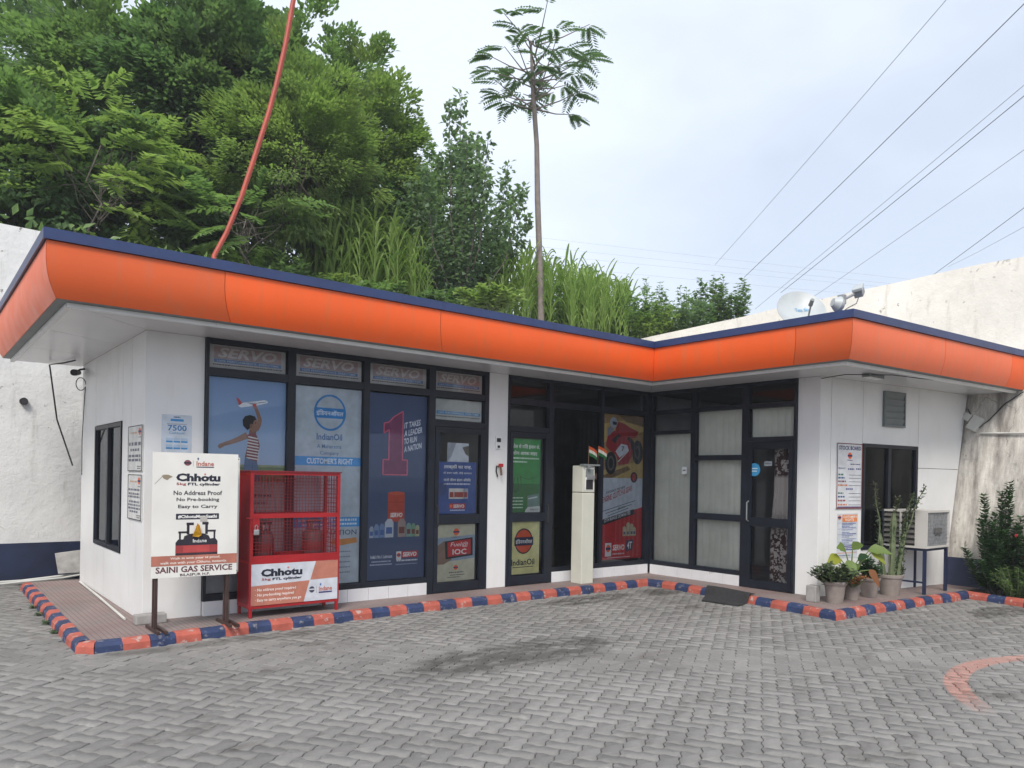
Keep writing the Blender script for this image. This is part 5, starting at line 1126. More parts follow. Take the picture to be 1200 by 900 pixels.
# -- pipes and bits at the back left
b = BM(); tube(b, [(-0.03, 3.45, PZ+0.016), (-0.07, 1.9, PZ+0.018), (-0.13, 0.16, PZ+0.016)], 0.013, 8); tag(obj('loose_pipe', b, 'pipe_white'), 'thin pale pipe lying on the walkway along the left wall', 'pipe')
b = BM(); tube(b, [(-1.6, 4.55, 0.03), (-0.6, 4.62, 0.03), (0.5, 4.70, 0.10)], 0.02, 8); tag(obj('loose_pipe', b, 'pipe_white'), 'longer pale pipe on the ground along the navy wall base', 'pipe')
b = BM(); tube(b, [(-1.0, 4.42, 0.02), (-0.1, 4.52, 0.05), (0.6, 4.55, 0.14)], 0.016, 8); tag(obj('loose_pipe', b, 'pipe_white'), 'second pale pipe just in front of the navy wall base pipe', 'pipe')
b = BM(); slab(b, [(-0.15, 4.50, 0.12), (0.30, 4.52, 0.12), (0.32, 4.72, 0.45), (-0.17, 4.70, 0.40)], (0, 0.02, 0.01)); bmesh.ops.recalc_face_normals(b, faces=b.faces); tag(obj('cement_sheet', b, 'concrete'), 'grey cement sheet leaning against the navy wall base', 'sheet')
b = BM(); bevbox(b, 0.14, 0.34, 4.2, 4.4, PZ+0.001, 0.50, 0.01); cb_ = tag(obj('wooden_crate', b, 'brown_steel'), 'dark brown box half hidden behind the far left corner', 'box'); b = BM(); box(b, 0.13, 0.35, 4.19, 4.41, 0.501, 0.53); obj('lid', b, 'orange_pole', cb_)
# -- roof things
b = BM(); base_p = [(0.60, -0.30, 3.70), (0.68, 0.0, 4.10), (0.815, 0.0, 4.39), (0.97, 0.0, 4.82), (1.13, 0.0, 5.37), (1.27, 0.0, 5.87), (1.36, 0.0, 6.25), (1.46, 0.0, 6.75), (1.56, 0.0, 7.4), (1.62, 0, 8.1)]
tube(b, base_p, [0.024, 0.026, 0.027, 0.028, 0.029, 0.029, 0.029, 0.029, 0.029, 0.028], 10); tag(obj('bent_pole', b, 'orange_pole', None, True), 'bent orange red pole rising from the left part of the roof', 'pole')
DS = thing('satellite_dish', 'pale grey satellite dish on the roof above the right wing', 'satellite dish', (7.95, -3.02, 3.70))
nrm = Vector((-0.55, -0.62, 0.56)).normalized(); Q = nrm.to_track_quat('Z', 'Y').to_matrix().to_4x4(); cD = Vector((-0.22, 0.10, 0.34))
b = BM(); rings = []
for i in range(9):
    r = i/8; rings.append([b.verts.new(cD + (Q @ Vector((0.33*r*math.cos(k*math.pi/16), 0.36*r*math.sin(k*math.pi/16), 0.09*r*r)))) for k in range(32)])
for a, c in zip(rings[1:], rings[2:]):
    for k in range(32): b.faces.new((a[k], a[(k+1) % 32], c[(k+1) % 32], c[k]))
b.faces.new(rings[1]); bmesh.ops.recalc_face_normals(b, faces=b.faces); bmesh.ops.solidify(b, geom=b.faces[:], thickness=0.006); rf = obj('reflector', b, 'dish_white', DS, True)
b = BM(); tube(b, [cD-nrm*0.02, cD-nrm*0.14, (0, 0.15, 0.2), (0, 0.15, 0.0)], 0.022, 8); obj('mast', b, 'galv', DS)
b = BM(); tip = cD + nrm*0.42 + (Q @ Vector((0, -0.22, 0))); tube(b, [cD+(Q @ Vector((0, -0.35, 0.09))), tip], 0.012, 6); obj('feed_arm', b, 'galv', DS)
b = BM(); tube(b, [tip-nrm*0.05, tip+nrm*0.05], [0.03, 0.025], 10); obj('feed_horn', b, 'grey_metal', DS)
V_, F_ = text_mesh('Tata Sky', 0.01); mn, mxx = V_.min(0), V_.max(0); q = (V_-mn)/(mxx-mn); b = BM()
vs = []
for a, c in q:
    X, Y = -0.06+0.20*a, 0.02+0.075*c; r2 = (X/0.33)**2+(Y/0.36)**2; vs.append(b.verts.new(cD + (Q @ Vector((X, Y, 0.09*r2+0.012)))))
for f in F_:
    try: b.faces.new([vs[i] for i in f])
    except ValueError: pass
obj('lettering', b, pc((90, 150, 190)), rf)
FL = thing('flood_light', 'pale flood light on a short bracket at the right roof corner', 'flood light', (7.02, -3.90, ZR)); FL.scale = (0.85, 0.85, 0.85)
b = BM(); tube(b, [(0, 0, -0.02), (0.02, 0.02, 0.14), (0.08, 0.0, 0.22), (0.30, -0.06, 0.33)], 0.02, 8); obj('bracket', b, 'galv', FL)
b = BM(); tube(b, [(-0.10, 0.08, 0.16), (-0.03, 0.04, 0.14), (0.02, 0.02, 0.13), (0.05, 0.0, 0.13)], [0.06, 0.115, 0.10, 0.05], 16); obj('bell_lamp', b, 'dish_white', FL, True)
b = BM(); bevbox(b, -0.03, 0.05, -0.05, 0.05, 0.13, 0.27, 0.01); obj('clamp', b, 'galv', FL)
Mx = Matrix.Translation((0.36, -0.07, 0.37)) @ Matrix.Rotation(-0.55, 4, 'Y') @ Matrix.Rotation(0.3, 4, 'Z')
b = BM(); bevbox(b, -0.10, 0.12, -0.06, 0.06, -0.07, 0.02, 0.01, Mx); obj('housing', b, 'galv', FL); b = BM(); bevbox(b, -0.12, 0.12, -0.07, 0.07, 0.025, 0.075, 0.012, Mx); obj('housing', b, 'dish_white', FL)
b = BM(); tube(b, [(0.36, -0.07, 0.28), (0.30, -0.07, 0.18), (0.15, -0.02, 0.10), (0.02, 0, 0.02)], 0.006, 6); obj('cord', b, 'cable', FL)
# -- overhead wires
def wire(label, pa, da, pb, db, r, ext=0.35, sag=0.25, gname='overhead wires crossing the sky'):
    A, B_ = Vector(at(*pa, da)), Vector(at(*pb, db)); B2 = B_ + (B_-A)*ext; pts = []
    for i in range(25):
        k = i/24; p = A.lerp(B2, k); p.z -= sag*4*k*(1-k)*0.3; pts.append(p)
    b = BM(); tube(b, pts, r*(0.62 if db < 30 else 0.30), 5); tag(obj('overhead_wire', b, 'wire_grey'), label, 'wire', gname)
wd = ['thin overhead wire farthest left of those slanting up the sky', 'dark overhead wire slanting up the sky, second from the left', 'thin overhead wire, third from the left of those slanting up', 'dark overhead wire just right of the third slanting wire', 'thin overhead wire ending behind the satellite dish, fifth from the left', 'dark overhead wire crossing the top of the cream wall', 'thin overhead wire lowest at the right edge of the sky']
for (pa, pb, r), lb in zip((((838, 310), (1011, 109), 0.008), ((872, 325), (1090, 109), 0.013), ((885, 362), (1184, 109), 0.008), ((915, 343), (1199, 109), 0.013), ((950, 350), (1199, 172), 0.008), ((1036, 363), (1199, 240), 0.010), ((1110, 313), (1199, 262), 0.006)), wd):
    wire(lb, pa, 26, pb, 15, r, 0.8)
for k, (y0, y1) in enumerate(((270, 330), (281, 337), (291, 341), (304, 352))): wire(['topmost', 'second', 'third', 'lowest'][k]+' faint level wire far behind the trees', (560, y0), 60, (1100, y1), 60, 0.016, 0.3, 0.3, 'faint level wires far away')

# -- drain hole in the left wall
dv = at(28, 470, 1.0)-CAM; dd = (4.88-CAM[1])/dv[1]; hp = CAM+dv*dd
b = BM(); tube(b, [(hp[0], hp[1]+0.06, hp[2]), (hp[0], hp[1]-0.018, hp[2]-0.004)], 0.055, 14, False); dh = tag(obj('drain_pipe', b, 'black_plastic'), 'black drain hole in the weathered white wall at the left', 'drain')
b = BM(); tube(b, [(hp[0], hp[1]+0.02, hp[2]), (hp[0], hp[1]-0.012, hp[2])], 0.05, 14); obj('hole_shade', b, 'dark_joint', dh)  # dark disc painted for the shade inside the drain hole

# ================================================================== VEGETATION
def frames(D, rng):
    D = D/np.linalg.norm(D, axis=1)[:, None]; A = rng.normal(size=D.shape); Sd = np.cross(D, A); Sd /= np.linalg.norm(Sd, axis=1)[:, None]
    return D, Sd, np.cross(D, Sd)
def leaves(name, P, D, Lg, Wd, mat, parent, rng, flat=0.5, rnd=None, fold=0.18):
    """one folded leaf of two triangles per row: base P, direction D, length Lg, width Wd; flat pulls the blade towards facing up"""
    n = len(P); D, Sd, Up = frames(D, rng)
    Z = np.array([0, 0, 1.0]); S2 = np.cross(D, np.broadcast_to(Z, D.shape)); l = np.linalg.norm(S2, axis=1)[:, None]; S2 = np.where(l > 0.1, S2/np.maximum(l, 1e-6), Sd)
    Sd = Sd*(1-flat)+S2*flat*np.where((Sd*S2).sum(1) < 0, -1, 1)[:, None]; Sd /= np.linalg.norm(Sd, axis=1)[:, None]; Up = np.cross(Sd, D)
    Lg = np.broadcast_to(Lg, n)[:, None]; Wd = np.broadcast_to(Wd, n)[:, None]
    mid = P + D*Lg*0.45
    V = np.stack([P, mid+Sd*Wd*0.5+Up*Wd*fold, P+D*Lg-Up*Lg*0.06, mid-Sd*Wd*0.5+Up*Wd*fold], 1).reshape(-1, 3)
    F = (np.arange(n)*4)[:, None] + np.array([[0, 1, 2], [0, 2, 3]]).reshape(1, 6); F = F.reshape(-1, 3)
    r = rng.random(n) if rnd is None else rnd
    return arr_mesh(name, V, F, mat, parent, np.repeat(r, 2))
def limb_tube(b, p, q, r0, r1, rng, seg=6, n=4):
    p, q = np.array(p, float), np.array(q, float); pts = []; L_ = np.linalg.norm(q-p)
    for i in range(n+1): pts.append(tuple(p+(q-p)*i/n + (rng.normal(size=3)*0.04*L_ if 0 < i < n else 0)))
    tube(b, pts, [r0+(r1-r0)*i/n for i in range(n+1)], seg, False)
def crown_clumps(c, rad3, n, rng, shell=0.45, up=0.0):
    d = rng.normal(size=(n, 3)); d /= np.linalg.norm(d, axis=1)[:, None]; r = shell + (1-shell)*rng.random(n)**0.6
    lump = 1 + 0.22*np.sin(d[:, 0]*5+d[:, 2]*4+c[0]) + 0.12*np.sin(d[:, 1]*9+d[:, 2]*7+c[1])
    return np.array(c) + d*np.array(rad3)*(r*lump)[:, None], d
def broad_tree(name, label, base_p, c, rad3, mat, seed, nclump=190, per=110, leaf_l=0.13, clump_r=0.34, trunk_r=0.09, group=None, droop=0.35, wid=0.55):
    rng = np.random.default_rng(seed); t = thing(name, label, 'tree', tuple(base_p), 0, group); bp = np.array(base_p); c = np.array(c, float)-bp
    C, dd = crown_clumps(c, rad3, nclump, rng)
    P = np.repeat(C, per, 0); off = rng.normal(size=P.shape); off *= (clump_r*rng.random(len(P))**0.45/np.linalg.norm(off, axis=1))[:, None]; off[:, 2] *= 0.7; P = P+off
    D = off*1.2 + np.repeat(dd, per, 0)*0.5 + rng.normal(size=P.shape)*0.35*clump_r; D[:, 2] -= droop*clump_r
    rr = np.clip(np.repeat(rng.random(nclump), per)*0.6 + rng.random(len(P))*0.4, 0, 1)
    leaves('crown', P, D, leaf_l*rng.uniform(0.7, 1.25, len(P)), leaf_l*wid*rng.uniform(0.8, 1.2, len(P)), mat, t, rng, 0.6, rr)
    b = BM(); top_ = c + np.array([0, 0, rad3[2]*0.35]); limb_tube(b, (0, 0, -0.4), top_, trunk_r, trunk_r*0.3, rng, 8, 6)
    obj('trunk', b, 'bark', t, True)
    b = BM()
    for k in rng.choice(nclump, min(26, nclump), False):
        s0 = np.array([0, 0, 0])+top_*rng.uniform(0.35, 0.95); limb_tube(b, s0, C[k], trunk_r*0.35, trunk_r*0.08, rng, 5, 3)
    obj('limbs', b, 'bark', t, True); return t
def frond_tree(name, label, base_p, c, rad3, mat, seed, nfr=420, fl=0.65, npair=9, leaf_l=0.12, wid=0.34, trunk_r=0.08, group=None, shell=0.35, droop=0.5):
    """crown of feathered compound leaves"""
    rng = np.random.default_rng(seed); t = thing(name, label, 'tree', tuple(base_p), 0, group); bp = np.array(base_p); c = np.array(c, float)-bp
    C, dd = crown_clumps(c, rad3, nfr, rng, shell)
    fd = dd*0.8 + rng.normal(size=C.shape)*0.5; fd[:, 2] = fd[:, 2]*0.5+0.12; fd /= np.linalg.norm(fd, axis=1)[:, None]
    side = np.cross(fd, [0, 0, 1.0]); side /= np.maximum(np.linalg.norm(side, axis=1), 1e-3)[:, None]
    Ps, Ds, Ls, Rs = [], [], [], []; fr_r = rng.random(nfr); Lf = fl*rng.uniform(0.7, 1.2, nfr)
    for k in range(npair*2+1):
        tt = 0.12 + 0.88*(k//2)/npair; sg = 1 if k % 2 else -1
        p = C + fd*(Lf*tt)[:, None]; p[:, 2] -= droop*Lf*tt*tt*0.5
        tang = fd.copy(); tang[:, 2] -= droop*tt
        d = side*sg*0.9 + tang*(0.55 if k < npair*2 else 1.5) + rng.normal(size=fd.shape)*0.12; d[:, 2] -= 0.12
        Ps.append(p); Ds.append(d); Ls.append(leaf_l*(0.65+0.7*math.sin(math.pi*min(0.98, tt*0.85+0.1)))*rng.uniform(0.85, 1.15, nfr)); Rs.append(np.clip(fr_r*0.7+rng.random(nfr)*0.3, 0, 1))
    P, D, Lg, R_ = np.concatenate(Ps), np.concatenate(Ds), np.concatenate(Ls), np.concatenate(Rs)
    leaves('crown', P, D, Lg, Lg*wid, mat, t, rng, 0.9, R_, 0.08)
    b = BM(); top_ = c + np.array([0, 0, rad3[2]*0.35]); limb_tube(b, (0, 0, -0.4), top_, trunk_r, trunk_r*0.3, rng, 8, 6); obj('trunk', b, 'bark', t, True)
    b = BM()
    for k in rng.choice(nfr, min(30, nfr), False): limb_tube(b, top_*rng.uniform(0.4, 0.95), C[k], trunk_r*0.3, trunk_r*0.08, rng, 5, 3)
    obj('limbs', b, 'bark', t, True); return t
def hz(x, y): return 5.12 + 0.05*max(0, hill_z(x, y)) + 0.10*math.sin(x*0.7+y*0.4) - 0.05
def crown_at(px, py, depth, wpx, hpx, k=1.0):
    c = at(px, py, depth); r = (wpx/2*depth/F_PX, wpx/2*depth/F_PX*k, hpx/2*depth/F_PX); base_p = (c[0], c[1], hz(c[0], c[1])); return base_p, c, r
GT = 'trees on the bank behind the back wall'
def BT(lab, px, py, d, w, h, mat, seed, *a, **k): bp, c, r = crown_at(px, py, d, w, h); broad_tree('bank_tree', lab, bp, c, r, mat, seed, *a, group=GT, **k)
def FT(lab, px, py, d, w, h, mat, seed, *a, **k): bp, c, r = crown_at(px, py, d, w, h); frond_tree('bank_tree', lab, bp, c, r, mat, seed, *a, group=GT, **k)
BT('leafy green tree on the bank at the far left edge', 15, 195, 15.5, 190, 190, 'leaf_mid', 11, 230, 110, 0.16, 0.30)
BT('leafy dark tree cut off by the left edge of the view', -150, 190, 17.0, 240, 260, 'leaf_dark', 12, 160, 100, 0.17, 0.36)
FT('tree with long feathered leaves behind the left roof corner', 118, 200, 14.4, 150, 170, 'leaf_light', 13, 100, 1.0, 11, 0.21, 0.36, shell=0.6, trunk_r=0.035)
BT('broad dense tree rising above the feathered tree on the left', 140, 120, 18.0, 230, 240, 'leaf_mid', 23, 330, 110, 0.16, 0.32)
BT('dark dense tree behind the bent orange pole', 245, 130, 17.5, 210, 300, 'leaf_dark', 14, 380, 120, 0.17, 0.34)
BT('fine leaved pale green tree right of the bent orange pole', 345, 190, 16.8, 200, 210, 'leaf_light', 15, 330, 130, 0.125, 0.27, wid=0.36)
FT('young tree with a few long feathered leaves at the foot of the orange pole', 290, 262, 15.2, 120, 70, 'leaf_mid', 25, 50, 0.9, 11, 0.19, 0.36, shell=0.5, trunk_r=0.03)
BT('tall mid green tree filling the sky right of the orange pole', 350, 140, 20.0, 250, 230, 'leaf_mid', 24, 420, 120, 0.14, 0.32)
BT('yellow green tree beside the open sky', 438, 195, 19.0, 130, 230, 'leaf_light', 16, 260, 120, 0.12, 0.28)
BT('tall tree top rising behind the left edge trees', 50, 70, 23.0, 220, 120, 'leaf_dark', 17, 130, 90, 0.17, 0.36)
BT('low dark tree filling the shade under the left crowns', 110, 265, 17.5, 420, 130, 'leaf_dark', 18, 300, 90, 0.17, 0.36)
BT('low dark tree behind the left maize clump', 330, 270, 19.5, 330, 150, 'leaf_dark', 19, 280, 90, 0.17, 0.36)
# upright tree with gaps beside the thin trunk
def upright_tree(label, px, depth, y0, y1, wpx, seed, mat):
    rng = np.random.default_rng(seed); c = at(px, (y0+y1)/2, depth); bp = np.array((c[0], c[1], hz(c[0], c[1])-0.1)); t = thing('upright_tree', label, 'tree', tuple(bp), 0, GT)
    zt = at(px, y0, depth)[2]-bp[2]; zb = at(px, y1, depth)[2]-bp[2]; R_ = wpx/2*depth/F_PX
    b = BM(); bl = BM(); P, D, rr = [], [], []
    limb_tube(b, (0, 0, -0.3), (0.1, 0.05, zt*0.55), 0.07, 0.03, rng, 8, 5); obj('trunk', b, 'bark', t, True)
    for k in range(34):
        a = rng.random()*6.28; rho = R_*math.sqrt(rng.random())*0.92; h = zt*(1-0.50*(rho/R_)**1.6)*rng.uniform(0.80, 1.02)
        s0 = np.array([0.06*rng.normal(), 0.06*rng.normal(), max(0.1, zb*rng.uniform(0.2, 0.9))]); m_ = np.array([math.cos(a)*rho*0.75, math.sin(a)*rho*0.75, s0[2]+(h-s0[2])*0.45]); e = np.array([math.cos(a)*rho, math.sin(a)*rho, h])
        tube(bl, [tuple(s0), tuple(m_), tuple(e)], [0.022, 0.014, 0.005], 5, False)
        for i in range(300):
            q = rng.random()**0.7; p = (s0*(1-q)**2 + 2*q*(1-q)*m_ + q*q*e) if True else 0
            o = rng.normal(size=3)*np.array([1, 1, 0.6]); o *= 0.24*rng.random()**0.6*(1-0.55*q)/np.linalg.norm(o)*1.2; P.append(p+o); dv = o*3+np.array([0, 0, 0.15])+rng.normal(size=3)*0.2; dv[2] -= 0.25; D.append(dv); rr.append(0.3*rng.random()+0.5*q)
    obj('limbs', bl, 'bark', t, True); P, D = np.array(P), np.array(D); leaves('crown', P, D, 0.150*rng.uniform(0.7, 1.2, len(P)), 0.100*rng.uniform(0.8, 1.2, len(P)), mat, t, rng, 0.5, np.array(rr))
upright_tree('airy upright tree standing between the maize clumps', 540, 18.0, 112, 360, 176, 21, 'leaf_blue')
upright_tree('slim leafy top left of the upright tree against the sky', 500, 21.0, 150, 350, 70, 22, 'leaf_mid')
# tall thin trunk with a parasol of feathered leaves
TT = np.array(at(634, 372, 18.0)); tb = np.array((TT[0], TT[1], hz(TT[0], TT[1]))); top_ = np.array(at(625, 112, 18.0)); top2 = np.array(at(622, 48, 18.0))
t = thing('tall_tree', 'tall bare thin trunk with a parasol of feathered leaves', 'tree', tuple(tb)); rng = np.random.default_rng(31)
b = BM(); tube(b, [(0, 0, -0.3), tuple((TT-tb)*1.0), tuple((np.array(at(632.5, 310, 18.0))-tb)), tuple((np.array(at(630, 235, 18.02))-tb)), tuple((np.array(at(629, 170, 17.97))-tb)), tuple(top_-tb), tuple(top2-tb)], [0.088, 0.082, 0.074, 0.070, 0.060, 0.056, 0.026], 10, False); obj('trunk', b, 'bark_tall', t, True)
bl = BM(); P, D, Lg, R_ = [], [], [], []
starts = [np.array(at(627, y, 18.0))-tb for y in (128, 118, 110, 104, 96, 88, 78, 66, 54)]
Rt, Ut = CR, np.array([0, 0, 1.0])
for k in range(34):
    s0 = starts[k % len(starts)]; a = k*2.399; d = np.array([math.cos(a), math.sin(a), 0]); L_ = rng.uniform(0.8, 1.7); e = s0 + d*L_*0.8 + np.array([0, 0, L_*rng.uniform(0.15, 0.45)])
    tube(bl, [tuple(s0), tuple(s0*0.5+e*0.5+np.array([0, 0, -0.05])), tuple(e)], [0.022, 0.014, 0.008], 5, False)
    for f in range(3):
        fa = a + rng.normal()*0.9; fdv = np.array([math.cos(fa), math.sin(fa), rng.uniform(-0.15, 0.35)]); q = rng.uniform(0.75, 1.0); o = s0*(1-q)+e*q; fl = rng.uniform(0.45, 0.75); sd_ = np.cross(fdv, [0, 0, 1.0]); sd_ /= np.linalg.norm(sd_); rv = rng.random()
        for i in range(19):
            tt = 0.15+0.85*(i//2)/9; p = o+fdv*fl*tt; p[2] -= 0.35*fl*tt*tt; dv = sd_*(1 if i % 2 else -1)*0.9+fdv*0.5; dv[2] -= 0.35; P.append(p); D.append(dv); Lg.append(0.15*(0.7+0.5*math.sin(3*tt))); R_.append(rv)
obj('limbs', bl, 'bark_tall', t, True); P, D, Lg = np.array(P), np.array(D), np.array(Lg); leaves('crown', P, D, Lg, Lg*0.38, 'leaf_tall', t, rng, 0.9, np.array(R_), 0.06)
# maize plants
def corn_mesh(seed):
    rng = np.random.default_rng(seed); V, F = [], []; H = 1.0
    def add(q): n0 = len(V); V.extend(q); F.append((n0, n0+1, n0+2, n0+3))
    for k in range(4):
        a0, a1 = k*math.pi/2, (k+1)*math.pi/2
        add([(0.012*math.cos(a0), 0.012*math.sin(a0), 0), (0.012*math.cos(a1), 0.012*math.sin(a1), 0), (0.005*math.cos(a1), 0.005*math.sin(a1), H*0.98), (0.005*math.cos(a0), 0.005*math.sin(a0), H*0.98)])
    for k in range(13):
        z0 = 0.12+0.80*k/12; a = k*math.pi + rng.normal()*0.5 + seed; L_ = rng.uniform(0.30, 0.46)*(1-0.25*abs(k-6)/6); up = rng.uniform(1.1, 1.7); prev = None
        rs_ = rng.random(); d = np.array([math.cos(a), math.sin(a)]); s_ = np.array([-d[1], d[0]])
        for i in range(7):
            t_ = i/6; r = L_*(t_*0.62); z = z0 + L_*(up*t_ - (0.55+0.5*rs_)*t_*t_); w = 0.019*math.sin(math.pi*(0.12+0.86*t_))+0.001
            l_ = (d[0]*r+s_[0]*w, d[1]*r+s_[1]*w, z+0.012); m_ = (d[0]*r, d[1]*r, z); rr = (d[0]*r-s_[0]*w, d[1]*r-s_[1]*w, z+0.012)
            if prev: add([prev[0], prev[1], m_, l_]); add([prev[1], prev[2], rr, m_])
            prev = (l_, m_, rr)
    return V, F
CORN = []
for k in range(6):
    V, F = corn_mesh(k); o = arr_mesh('maize_plant', V, F, 'leaf_corn', None, np.repeat(np.random.default_rng(k).random(1), len(F))*0+np.random.default_rng(k).random(len(F))); CORN.append(o.data); bpy.data.objects.remove(o)
def maize(pxs, depth0, depth1, n, hfun, label, group, seed):
    r = random.Random(seed)
    for i in range(n):
        px = r.uniform(*pxs); d = r.uniform(depth0, depth1); p = at(px, 330, d); z = hz(p[0], p[1])-0.05; hpx = hfun(px) + r.uniform(-6, 14); h = max(0.9, at(px, hpx, d)[2]-z)
        o = bpy.data.objects.new('maize_plant', r.choice(CORN)); COL.objects.link(o); o.location = (p[0], p[1], z); o.rotation_euler = (r.gauss(0, 0.05), r.gauss(0, 0.05), r.uniform(0, 6.28)); sxy = min(h, 2.3)*r.uniform(0.62, 0.85); o.scale = (sxy, sxy, h)
        tag(o, label, 'maize', group)
maize((350, 505), 16.2, 19.0, 125, lambda x: np.interp(x, [350, 375, 410, 450, 480, 505], [275, 256, 252, 262, 280, 305]), 'leafy maize plant in the clump left of the upright tree', 'maize left of the upright tree', 1)
maize((560, 740), 17.5, 21.5, 150, lambda x: np.interp(x, [560, 595, 640, 690, 740], [335, 298, 308, 322, 338]), 'leafy maize plant in the stand around the tall thin trunk', 'maize around the tall trunk', 2)
# shrubs along the bank
def shrub(name, label, base_p, h, w, mat, seed, nst=14, per=46, ll=0.10, group=None, cat='shrub', lw_=0.5, spread=0.6, parent=None, stem='stem_green', droop=0.2):
    rng = np.random.default_rng(seed); t = thing(name, label, cat, tuple(base_p), 0, group); b = BM(); P, D, R_ = [], [], []
    for k in range(nst):
        a = rng.random()*6.28; rho = w/2*math.sqrt(rng.random()); e = np.array([math.cos(a)*rho, math.sin(a)*rho, h*rng.uniform(0.62, 1.0)*(1-0.35*(2*rho/w)**2)]); s0 = np.array([e[0]*0.15, e[1]*0.15, -0.03]); m_ = np.array([e[0]*spread, e[1]*spread, e[2]*0.55])
        tube(b, [tuple(s0), tuple(m_), tuple(e)], [0.012, 0.008, 0.003], 5, False); rv = rng.random()
        for i in range(per):
            q = 0.12+0.88*rng.random()**0.8; p = s0*(1-q)**2+2*q*(1-q)*m_+q*q*e; aa = i*2.4; dv = np.array([math.cos(aa), math.sin(aa), 0.35])+rng.normal(size=3)*0.25; dv[2] -= droop; P.append(p+dv*0.01); D.append(dv); R_.append(np.clip(rv*0.4+rng.random()*0.4+0.2*q, 0, 1))
    obj('stems', b, stem, t, True); P, D = np.array(P), np.array(D); Lg = ll*rng.uniform(0.7, 1.25, len(P)); leaves('foliage', P, D, Lg, Lg*lw_, mat, t, rng, 0.8, np.array(R_)); return t
GS = 'shrubs along the top of the bank'
sl_ = [(655, 312, 'leaf_mid'), (688, 288, 'leaf_mid'), (712, 310, 'leaf_light'), (738, 318, 'leaf_mid'), (762, 322, 'leaf_blue'), (785, 330, 'leaf_mid'), (806, 334, 'leaf_blue'), (640, 340, 'leaf_light'), (725, 345, 'leaf_light'), (768, 352, 'leaf_light')]
rank = ['second', 'third', 'fifth', 'seventh', 'eighth', 'tenth', 'eleventh', 'first', 'sixth', 'ninth']
for k, (px, py, mm) in enumerate(sl_):
    d = 19.5+(k % 3)*1.2; p = at(px, 360, d); z = hz(p[0], p[1]); h = at(px, py, d)[2]-z
    shrub('bank_shrub', rank[k]+' leafy bank shrub counted rightwards from the tall thin trunk', (p[0], p[1], z), h, 1.5, mm, 40+k, 26, 70, 0.13, GS)
for k, (px, py) in enumerate(((160, 262), (215, 268), (262, 276), (300, 270), (345, 292), (395, 318), (450, 330), (520, 335), (575, 345))):
    d = 15.5+(k % 2)*0.8; p = at(px, 330, d); z = hz(p[0], p[1]); h = max(0.5, at(px, py, d)[2]-z)
    shrub('bank_shrub', ['leftmost', 'second', 'third', 'fourth', 'fifth', 'sixth', 'seventh', 'eighth', 'ninth'][k]+' low shrub from the left just above the blue roof edge', (p[0], p[1], z), h, 1.5, ['leaf_mid', 'leaf_dark', 'leaf_light'][k % 3], 60+k, 22, 60, 0.15, 'low shrubs above the roof edge', lw_=0.6)
# small trees above the right wall
for px, py, w_, sd_, lb in ((828, 308, 40, 71, 'small dark tree, left of the pair near the dish'), (858, 314, 52, 72, 'small dark tree, right of the pair near the dish')):
    d = 21.0; p = at(px, 365, d); z = hz(p[0], p[1]); h = at(px, py, d)[2]-z
    shrub('small_tree', lb, (p[0], p[1], z), h, w_*d/F_PX, 'leaf_dark', sd_, 26, 80, 0.14, 'small trees above the cream wall', 'tree', 0.55, 0.8, stem='bark')
shrub('bank_shrub', 'low shrub at the foot of the small dark trees', (*at(838, 372, 20.5)[:2], hz(*at(838, 372, 20.5)[:2])), 1.0, 1.4, 'leaf_mid', 73, 20, 60, 0.12, GS)
# ground cover on the bank
rng = np.random.default_rng(77); P = []
while len(P) < 26000:
    x, y = rng.uniform(-8, 22), rng.uniform(5.4, 20)
    P.append((x, y, hz(x, y)+rng.random()**2*0.5))
P = np.array(P); D = rng.normal(size=P.shape); D[:, 2] = abs(D[:, 2])*0.8+0.2
stuff(leaves('undergrowth', P, D, 0.22*rng.uniform(0.6, 1.3, len(P)), 0.10, 'leaf_mid', None, rng, 0.4)); bpy.data.objects['undergrowth']['label'] = 'low green undergrowth covering the bank'; bpy.data.objects['undergrowth']['category'] = 'undergrowth'

# ---- potted plants by the right wall
def pot(label, x, y, r, h, seed, tilt=0):
    t = thing('flower_pot', label, 'pot', (x, y, PZ), seed, 'clay pots by the right wall')
    b = BM(); seg = 40; prof = [(0.66, 0.0), (0.68, 0.02), (0.86, 0.72), (0.86, 0.74)]; rings = []
    for j in range(15):
        q = j/14; rr = r*(0.66+0.22*q); rings.append([b.verts.new(((rr*(1-0.03*max(0, math.sin(6*(k*2*math.pi/seg)+q*5))**6))*math.cos(k*2*math.pi/seg), (rr*(1-0.03*max(0, math.sin(6*(k*2*math.pi/seg)+q*5))**6))*math.sin(k*2*math.pi/seg), 0.001+h*0.86*q)) for k in range(seg)])
    for a, c in zip(rings, rings[1:]):
        for k in range(seg): b.faces.new((a[k], a[(k+1) % seg], c[(k+1) % seg], c[k]))
    b.faces.new(rings[0][::-1]); obj('body', b, 'pot_clay', t, True)
    b = BM(); rp = [(0.90, 0.83), (0.94, 0.845), (1.0, 0.97), (1.0, 1.0), (0.88, 1.0), (0.86, 0.90)]; rings = [[b.verts.new((r*a*math.cos(k*math.pi/16), r*a*math.sin(k*math.pi/16), h*z)) for k in range(32)] for a, z in rp]
    for a, c in zip(rings, rings[1:]+rings[:1]):
        for k in range(32): b.faces.new((a[k], a[(k+1) % 32], c[(k+1) % 32], c[k]))
    obj('rim', b, 'pot_rim', t, True)
    b = BM(); lathe(b, [(r*0.80, h*0.84), (r*0.855, h*0.90), (0.01, h*0.92)], 20); obj('earth', b, 'soil', t)
    return t
pot('clay pot nearest the white pillar, under the bushy succulent', 7.74, -3.50, 0.155, 0.29, 0.3)
pot('clay pot holding the yellow leaved plant', 8.22, -3.47, 0.150, 0.28, 1.1)
